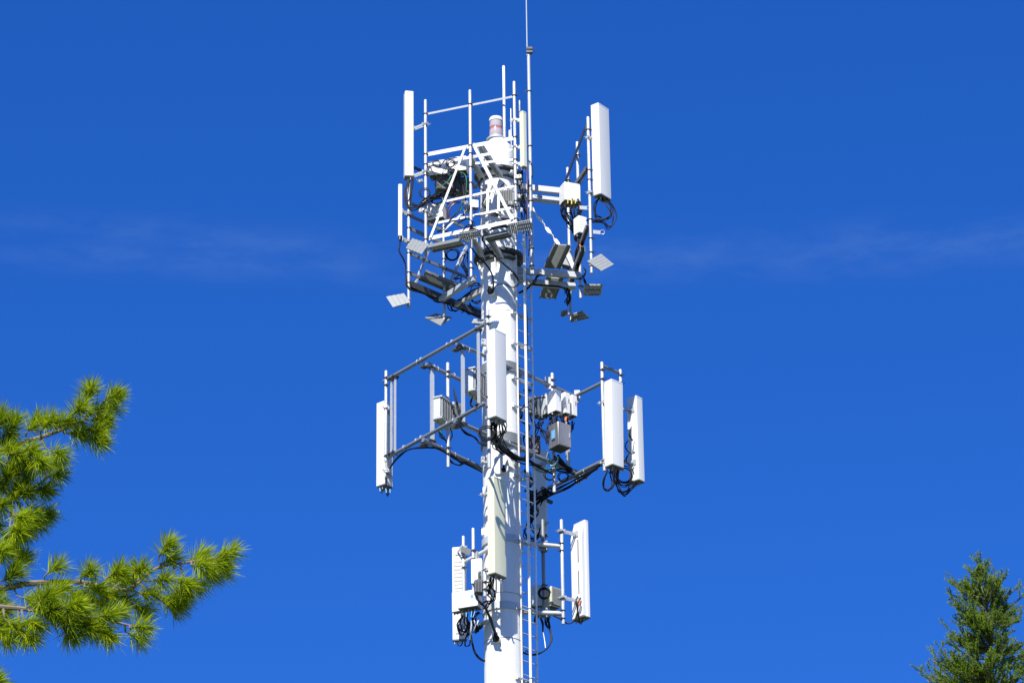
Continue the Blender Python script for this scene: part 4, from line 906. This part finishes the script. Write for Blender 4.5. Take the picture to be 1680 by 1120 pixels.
cables('dark cables tangled between tower and ladder on the middle level', [[(846, 636, -0.2), (852, 650, -0.1), (848, 664, -0.1), (856, 680, 0.0), (850, 696, 0.0)], [(858, 690, 0.3), (866, 704, 0.5), (860, 722, 0.6), (868, 740, 0.7)], [(868, 668, 0.5), (872, 686, 0.6), (882, 700, 0.6), (876, 716, 0.7)]], 3, 0.013, 0.06)
cables('thick dark cable run crossing the tower under the front panel', [[(806, 712, -1.6), (818, 730, -1.0), (832, 740, -0.72), (848, 748, -0.6), (866, 754, -0.3), (884, 766, 0.1), (905, 776, 0.5)]], 5, 0.018, 0.05)
cables('black cable heap where the lower right rail meets the ladder', [[(872, 822, 1.6), (884, 812, 1.8), (896, 806, 1.9), (905, 812, 2.0)], [(868, 838, 1.4), (882, 828, 1.8), (890, 816, 1.9)], [(888, 802, 1.6), (896, 812, 1.8), (884, 826, 1.8)]], 4, 0.016, 0.09)
cables('black jumpers looping between third pipe and mast', [[(848, 300, -1.4), (856, 312, -1.2), (850, 326, -1.1), (858, 340, -0.9)], [(850, 340, -1.2), (842, 350, -1.2), (848, 364, -1.1), (856, 372, -0.9)], [(822, 312, -1.3), (830, 320, -1.35), (838, 312, -1.3), (844, 322, -1.2)]], 3, 0.011, 0.06)

cables('fine black jumpers woven through the centre of the front truss', [[(786, 308, -1.0), (796, 318, -1.1), (790, 332, -1.2), (800, 344, -1.3), (815, 352, -1.3)], [(806, 300, -0.8), (812, 312, -0.9), (824, 306, -1.0), (836, 318, -1.2)], [(818, 335, -1.1), (828, 346, -1.2), (838, 338, -1.3), (846, 350, -1.3)], [(776, 318, -1.2), (784, 330, -1.2), (778, 344, -1.3), (770, 358, -1.4)]], 2, 0.010, 0.06)
cables('dark cable knot on the middle pipe above the serrated step', [[(752, 366, -1.5), (764, 358, -1.6), (776, 364, -1.6), (772, 376, -1.5)], [(758, 380, -1.4), (768, 370, -1.6), (780, 376, -1.5)]], 3, 0.010, 0.05)

# ================================================================== TREES
def leafmat(name, lo, hi, trans=0.25, scale=3.0):
    m = bpy.data.materials.new(name); m.use_nodes = True
    t = m.node_tree; b = t.nodes['Principled BSDF']
    b.inputs['Roughness'].default_value = 0.45; b.inputs['Specular IOR Level'].default_value = 0.14
    co = t.nodes.new('ShaderNodeTexCoord'); no = t.nodes.new('ShaderNodeTexNoise'); no.inputs['Scale'].default_value = scale; no.inputs['Detail'].default_value = 3
    geo = t.nodes.new('ShaderNodeNewGeometry')
    mx = t.nodes.new('ShaderNodeMath'); mx.operation = 'MULTIPLY_ADD'; mx.inputs[1].default_value = 0.72; mx.inputs[2].default_value = 0.0
    ad = t.nodes.new('ShaderNodeMath'); ad.operation = 'MULTIPLY_ADD'; ad.inputs[1].default_value = 0.32
    rp = t.nodes.new('ShaderNodeValToRGB'); rp.color_ramp.elements[0].position = 0.22; rp.color_ramp.elements[1].position = 0.78
    rp.color_ramp.elements[0].color = (*lo, 1); rp.color_ramp.elements[1].color = (*hi, 1)
    t.links.new(co.outputs['Object'], no.inputs['Vector']); t.links.new(no.outputs[0], mx.inputs[0])
    t.links.new(geo.outputs['Random Per Island'], ad.inputs[0]); t.links.new(mx.outputs[0], ad.inputs[2])
    t.links.new(ad.outputs[0], rp.inputs[0]); t.links.new(rp.outputs[0], b.inputs['Base Color'])
    tr = t.nodes.new('ShaderNodeBsdfTranslucent'); ms = t.nodes.new('ShaderNodeMixShader'); ms.inputs[0].default_value = trans
    t.links.new(rp.outputs[0], tr.inputs['Color'])
    t.links.new(b.outputs[0], ms.inputs[1]); t.links.new(tr.outputs[0], ms.inputs[2])
    t.links.new(ms.outputs[0], t.nodes['Material Output'].inputs['Surface'])
    return m
M['pine'] = leafmat('white_pine_needles', (0.075, 0.17, 0.010), (0.50, 0.60, 0.012), 0.48, 7.0)
M['spruce'] = leafmat('short_conifer_needles', (0.075, 0.16, 0.010), (0.33, 0.47, 0.018), 0.48, 3.0)
M['bark'] = mat('pine_bark', (0.20, 0.15, 0.11), 0.85, 0, 0.2, 14, 0.4, col2=(0.09, 0.07, 0.055))
M['twig'] = mat('twig_bark', (0.24, 0.19, 0.14), 0.8, 0, 0.2, 30, 0.2, col2=(0.13, 0.10, 0.07))
M['greybark'] = mat('grey_bark', (0.17, 0.15, 0.11), 0.85, 0, 0.2, 14, 0.3, col2=(0.09, 0.085, 0.06))

rnd = random.Random(11)
PY = 12.0
def Q(px, py, o=0.0): return at(px - 16, py, PY + o)
def needle_blade(m, p, d, L_, w_):
    """One needle: a thin three sided sliver."""
    u = d.orthogonal().normalized(); v = d.cross(u)
    a = rnd.uniform(0, 6.28); sgn = u * math.cos(a) + v * math.sin(a)
    sag = Vector((0, 0, -1)) * L_ * rnd.uniform(0.0, 0.10)
    mid = p + d * L_ * 0.55 + sag * 0.3; tip = p + d * L_ + sag
    o = len(m.v)
    m.v += [p - sgn * w_ * 0.4, p + sgn * w_ * 0.4, mid + sgn * w_ * 0.5, mid - sgn * w_ * 0.5, tip]
    m.f += [[o, o + 1, o + 2, o + 3], [o + 3, o + 2, o + 4]]
def tuft(m, a, b, n, L_, w_=0.0023):
    """Needles along the shoot a->b, leaning forward, thickest at the tip."""
    ax = (b - a).normalized(); u = ax.orthogonal().normalized(); v = ax.cross(u)
    for i in range(n):
        f = rnd.random() ** 0.6
        p = a.lerp(b, f) + Vector((rnd.gauss(0, .002), rnd.gauss(0, .002), rnd.gauss(0, .002)))
        th = RAD(rnd.uniform(10, 62) + (1 - f) * rnd.uniform(10, 40)); ph = rnd.uniform(0, 6.283)
        d = ax * math.cos(th) + (u * math.cos(ph) + v * math.sin(ph)) * math.sin(th)
        needle_blade(m, p, d.normalized(), L_ * rnd.uniform(0.7, 1.1), w_)
pine = thing('pine_tree', Vector((Q(-420, 900).x, PY, 0)), 'long needled pine reaching two bright green boughs in from the left edge', 'tree')
tx = Q(-420, 900).x
MB().tube(spline([Vector((tx + 0.02 * math.sin(k), PY + 0.03 * math.cos(k * 1.7), k * 1.0)) for k in range(12)], 4), [0.20 - 0.0036 * k for k in range(45)], 20).build('trunk', M['bark'], pine)
boughs = [
 dict(pts=[(-420, 860, 0), (-250, 800, 0.05), (-80, 762, 0.02), (0, 742, 0), (50, 727, -0.02), (100, 711, -0.03), (150, 690, -0.03), (190, 660, -0.05)], r=(0.022, 0.003),
  t=[(165, 638), (207, 648), (178, 706), (188, 688), (132, 724), (78, 690), (70, 738), (40, 692), (60, 762), (12, 690), (22, 772), (115, 744), (180, 724), (150, 668), (100, 690), (130, 690), (92, 716), (30, 715), (150, 712), (200, 668), (0, 720), (48, 745), (162, 700), (20, 682), (5, 750), (178, 672), (85, 758), (35, 735), (-20, 700), (-30, 760)]),
 dict(pts=[(-420, 950, 0.1), (-200, 880, 0.15), (-40, 846, 0.1), (10, 828, 0.08), (45, 812, 0.05), (75, 798, 0.03), (95, 780, 0.0)], r=(0.016, 0.003),
  t=[(108, 762), (92, 802), (60, 785), (70, 845), (22, 868), (10, 858), (30, 778), (8, 905), (40, 768), (15, 795), (75, 775), (45, 800), (20, 828), (-10, 850), (-15, 890), (62, 808), (0, 810), (112, 778), (52, 850), (46, 872), (34, 900), (94, 842), (24, 925), (38, 886), (80, 858), (20, 905), (60, 870)]),
 dict(pts=[(-420, 1040, -0.1), (-240, 990, -0.05), (-80, 968, -0.05), (20, 964, -0.05), (60, 957, -0.05), (110, 954, -0.04), (155, 955, -0.05), (200, 966, -0.03), (232, 964, -0.02), (272, 932, -0.03), (330, 921, -0.05), (372, 914, -0.05)], r=(0.018, 0.003),
  t=[(55, 916), (112, 928), (105, 988), (165, 936), (192, 914), (175, 965), (150, 980), (198, 978), (230, 950), (225, 982), (272, 906), (292, 892), (250, 932), (287, 950), (302, 984), (322, 960), (332, 940), (348, 910), (378, 920), (397, 903), (362, 944), (255, 1000), (18, 950), (22, 1000), (10, 975), (310, 994), (215, 935), (268, 972), (240, 968), (385, 935), (340, 960), (352, 928), (70, 985), (205, 950), (-10, 960), (-20, 1000), (40, 940), (180, 990), (300, 915), (318, 975)]),
 dict(pts=[(-420, 1075, -0.25), (-220, 1020, -0.22), (-40, 995, -0.2), (30, 996, -0.18), (70, 1000, -0.17), (120, 1006, -0.17), (170, 1013, -0.17), (215, 1022, -0.18), (240, 1028, -0.18)], r=(0.014, 0.003),
  t=[(20, 1022), (45, 1028), (90, 998), (75, 1024), (125, 986), (110, 1012), (150, 1002), (165, 1030), (138, 1042), (192, 1008), (207, 1025), (212, 1003), (252, 1028), (246, 1046), (66, 1046), (196, 1045), (100, 1040), (0, 1040), (115, 965), (95, 975), (130, 1022), (150, 1020), (-15, 1030), (85, 985), (180, 1030), (30, 1045), (105, 1000), (140, 990)]),
 dict(pts=[(-420, 1240, -0.1), (-250, 1190, -0.1), (-60, 1145, -0.1), (-10, 1125, -0.1)], r=(0.014, 0.003),
  t=[(8, 1116), (-4, 1108), (14, 1130), (-20, 1130)]),
]
for B in boughs:
    pts = spline([Q(*p) for p in B['pts']], 6); n = len(pts)
    rr = [B['r'][0] + (B['r'][1] - B['r'][0]) * (i / (n - 1)) ** 0.8 for i in range(n)]
    bo = MB().tube(pts, rr, 8).build('bough', M['twig'], pine)
    tw = MB(); nd = MB()
    for (px, py) in [q for k, q in enumerate(B['t']) if k % 6 != 4]:
        dpt = rnd.gauss(0, 0.05)
        c = Q(px, py, (B['pts'][-1][2]) + dpt)
        # shoot leaves the bough a little behind the tuft (towards the trunk)
        best = min(pts, key=lambda p: (p - (c - Vector((0.06, 0, 0)))).length)
        dirv = (c - best)
        if dirv.length < 0.03: dirv = Vector((0.6, rnd.uniform(-.5, .5), rnd.uniform(0, .6)))
        dirv = (dirv.normalized() + Vector((0.45, 0, 0.10))).normalized()
        a = c - dirv * 0.055
        midp = best.lerp(a, 0.5) + Vector((0, rnd.uniform(-.01, .01), -0.008))
        tw.tube(spline([best, midp, a, c], 4), [0.0042 - 0.0002 * k for k in range(13)], 5)
        tuft(nd, a, c, rnd.randint(160, 240), 0.077)
        for _ in range(rnd.randint(0, 1)):               # side shoots
            d2_ = (dirv + Vector((rnd.uniform(-.5, .3), rnd.uniform(-.9, .9), rnd.uniform(-.6, .5)))).normalized()
            e = a + d2_ * rnd.uniform(0.03, 0.055)
            tw.tube([a - dirv * 0.01, e], 0.0028, 5)
            tuft(nd, a.lerp(e, 0.2), e, rnd.randint(35, 60), 0.080)
    tw.build('twigs', M['twig'], bo)
    tag(nd.build('needles', M['pine'], bo, smooth=0), kind='stuff')

# short needled conifers at the lower right
def conifer(name, label, Y, px_tip, py_tip, spec, seed, dens=1.0, lean=0.0):
    """spec: list of (py of the branch root, px of its tip, py of its tip, depth offset of its tip)."""
    r = random.Random(seed)
    tip = at(px_tip, py_tip, Y)
    root = Vector((tip.x + lean, Y, 0))
    t = thing(name, root, label, 'tree', 'short needled conifers')
    def stem(z): 
        f = max(0.0, min(1.0, z / tip.z)); return root.lerp(tip, f) + Vector((0.03 * math.sin(z * 3), 0.03 * math.cos(z * 2.3), 0))
    zs = [tip.z * k / 60 for k in range(61)]
    MB().tube([stem(z) for z in zs], [0.13 * (1 - k / 60) ** 0.95 + 0.006 for k in range(61)], 12).build('trunk', M['greybark'], t)
    nd = MB()
    br_n = 0
    def sprig(m, a, b, n, L_, w_):
        ax = (b - a).normalized(); u = ax.orthogonal().normalized(); v = ax.cross(u)
        for i in range(n):
            p = a.lerp(b, r.random()); th = RAD(r.uniform(35, 80)); ph = r.uniform(0, 6.283)
            d = ax * math.cos(th) + (u * math.cos(ph) + v * math.sin(ph)) * math.sin(th)
            s_ = d.orthogonal().normalized() * w_ * 0.5
            o = len(m.v); e = p + d * L_ * r.uniform(0.7, 1.15)
            m.v += [p - s_, p + s_, e + s_ * 0.5, e - s_ * 0.5]; m.f.append([o, o + 1, o + 2, o + 3])
    for (ry, tx_, ty_, dd) in spec:
        zr = zrow(tip.x, Y, ry); a = stem(min(zr, tip.z - 0.02)); e = at(tx_, ty_ + 7, Y + dd)
        ln = (e - a).length
        mid = a.lerp(e, 0.55) + Vector((0, 0, -0.10 * ln))
        pts = spline([a, a.lerp(e, 0.25) + Vector((0, 0, -0.03 * ln)), mid, e], 5)
        n = len(pts)
        bm = MB().tube(pts, [0.018 - 0.014 * i / (n - 1) for i in range(n)], 6)
        for i in range(2, n):
            f = i / (n - 1); dirb = (pts[i] - pts[i - 1]).normalized()
            for k in range(2):
                if r.random() > 0.40 * dens: continue
                side = Vector((r.uniform(-1, 1), r.uniform(-1, 1), r.uniform(-0.5, 0.8)))
                dv = (dirb * 0.8 + side * 0.6 + Vector((0, 0, 0.45))).normalized()
                L_ = r.uniform(0.13, 0.34) * (1.15 - 0.5 * f) * min(1.0, 0.5 + ln)
                p0 = pts[i].lerp(pts[i - 1], r.random()); p1 = p0 + dv * L_
                bm.tube([p0, p1], 0.004, 4)
                sprig(nd, p0, p1, int(64 * L_ / 0.15), 0.025, 0.0065)
                if r.random() < 0.5:
                    dv2 = (dv + Vector((r.uniform(-1, 1), r.uniform(-1, 1), r.uniform(-.4, .9))) * 0.9).normalized()
                    p2 = p0.lerp(p1, r.uniform(.3, .9)); p3 = p2 + dv2 * L_ * 0.7
                    bm.tube([p2, p3], 0.003, 4); sprig(nd, p2, p3, int(50 * L_ / 0.15), 0.024, 0.0065)
        sprig(nd, pts[n // 3], pts[-1], int(130 * ln), 0.026, 0.0065)
        bm.build('branch', M['greybark'], t)
    tag(nd.build('needles', M['spruce'], t, smooth=0), kind='stuff')
    return t
rr_ = random.Random(5)
spec = [(950, 1608, 916, 0), (952, 1596, 936, 0.1), (958, 1616, 922, -0.1), (985, 1561, 946, 0.1), (1000, 1573, 958, -0.1), (1000, 1590, 950, 0.2), (975, 1578, 962, -0.2),
        (985, 1632, 930, 0.1), (990, 1644, 944, -0.15), (985, 1624, 934, 0.2), (1005, 1645, 962, 0.1), (1010, 1638, 950, -0.2), (1000, 1630, 945, -.3),
        (1020, 1559, 972, 0.0), (1030, 1566, 985, 0.2), (1030, 1580, 982, -0.2), (1035, 1572, 1000, 0.1), (1040, 1585, 1005, -0.3), (1030, 1579, 1016, 0.1),
        (1010, 1674, 974, 0.1), (1015, 1656, 968, 0), (1025, 1660, 1000, 0.1), (1030, 1655, 1020, -0.1), (1030, 1650, 990, 0.3), (1020, 1672, 1012, 0),
        (1065, 1559, 1028, 0), (1070, 1566, 1042, 0.1), (1075, 1575, 1050, -0.2), (1080, 1590, 1040, 0.2), (1060, 1600, 1010, -0.4), (1060, 1630, 1015, -0.4),
        (1075, 1672, 1057, 0.1), (1085, 1668, 1075, -0.1), (1070, 1655, 1040, 0.2), (1080, 1645, 1050, -0.3), (1095, 1660, 1090, 0.1), (1060, 1645, 1035, 0.2), (1070, 1658, 1058, -.2),
        (1120, 1524, 1072, 0.1), (1120, 1535, 1076, -0.1), (1125, 1548, 1066, 0.15), (1125, 1558, 1080, -0.2), (1130, 1515, 1100, 0), (1135, 1508, 1098, 0.1), (1135, 1525, 1108, -0.2),
        (1120, 1570, 1072, 0.3), (1130, 1540, 1095, 0.3), (1140, 1550, 1110, -0.3), (1130, 1575, 1090, -0.3), (1110, 1600, 1080, -0.4), (1120, 1620, 1085, -0.5), (1130, 1640, 1095, -0.4), (1140, 1665, 1105, -0.2), (1135, 1655, 1112, 0.2),
        (1145, 1512, 1116, 0.2), (1150, 1530, 1122, 0), (1150, 1690, 1110, 0.1), (1140, 1680, 1095, 0.2)]
for k in range(16):                                          # inner fill towards and away from the camera
    ry = rr_.uniform(960, 1150); wd = 10 + (ry - 930) * 0.24
    spec.append((ry + 14, 1611 + rr_.uniform(-wd, wd), ry - 8 + rr_.uniform(-8, 6), rr_.choice((-1, 1)) * rr_.uniform(0.15, 0.5)))
for k in range(60):                                          # the part of the tree below the frame
    ry = 1160 + k * 34 + rr_.uniform(-10, 10); wd = 70 + (ry - 1130) * 0.10
    spec.append((ry + 25, 1611 + rr_.choice((-1, 1)) * rr_.uniform(0.4, 1.0) * wd, ry, rr_.uniform(-0.9, 0.9)))
conifer('conifer_tree', 'thin topped short needled conifer rising at the lower right corner', 36.0, 1609, 928, spec, 3, 1.0, 0.25)
spec2 = []
for k in range(90):
    ry = 1058 + k * 14; wd = 10 + (ry - 1050) * 0.36
    spec2.append((ry + 16, 1708 + rr_.uniform(-1, 1) * wd, ry - 4 + rr_.uniform(-6, 10), rr_.uniform(-0.5, 0.5)))
spec2 += [(1100, 1672, 1072, 0), (1090, 1676, 1062, 0.1), (1110, 1668, 1088, 0), (1120, 1664, 1100, 0.1)]
conifer('conifer_tree', 'second conifer of which only the left branch tips show at the right edge', 38.0, 1706, 1040, spec2, 8, 1.0, 0.2)
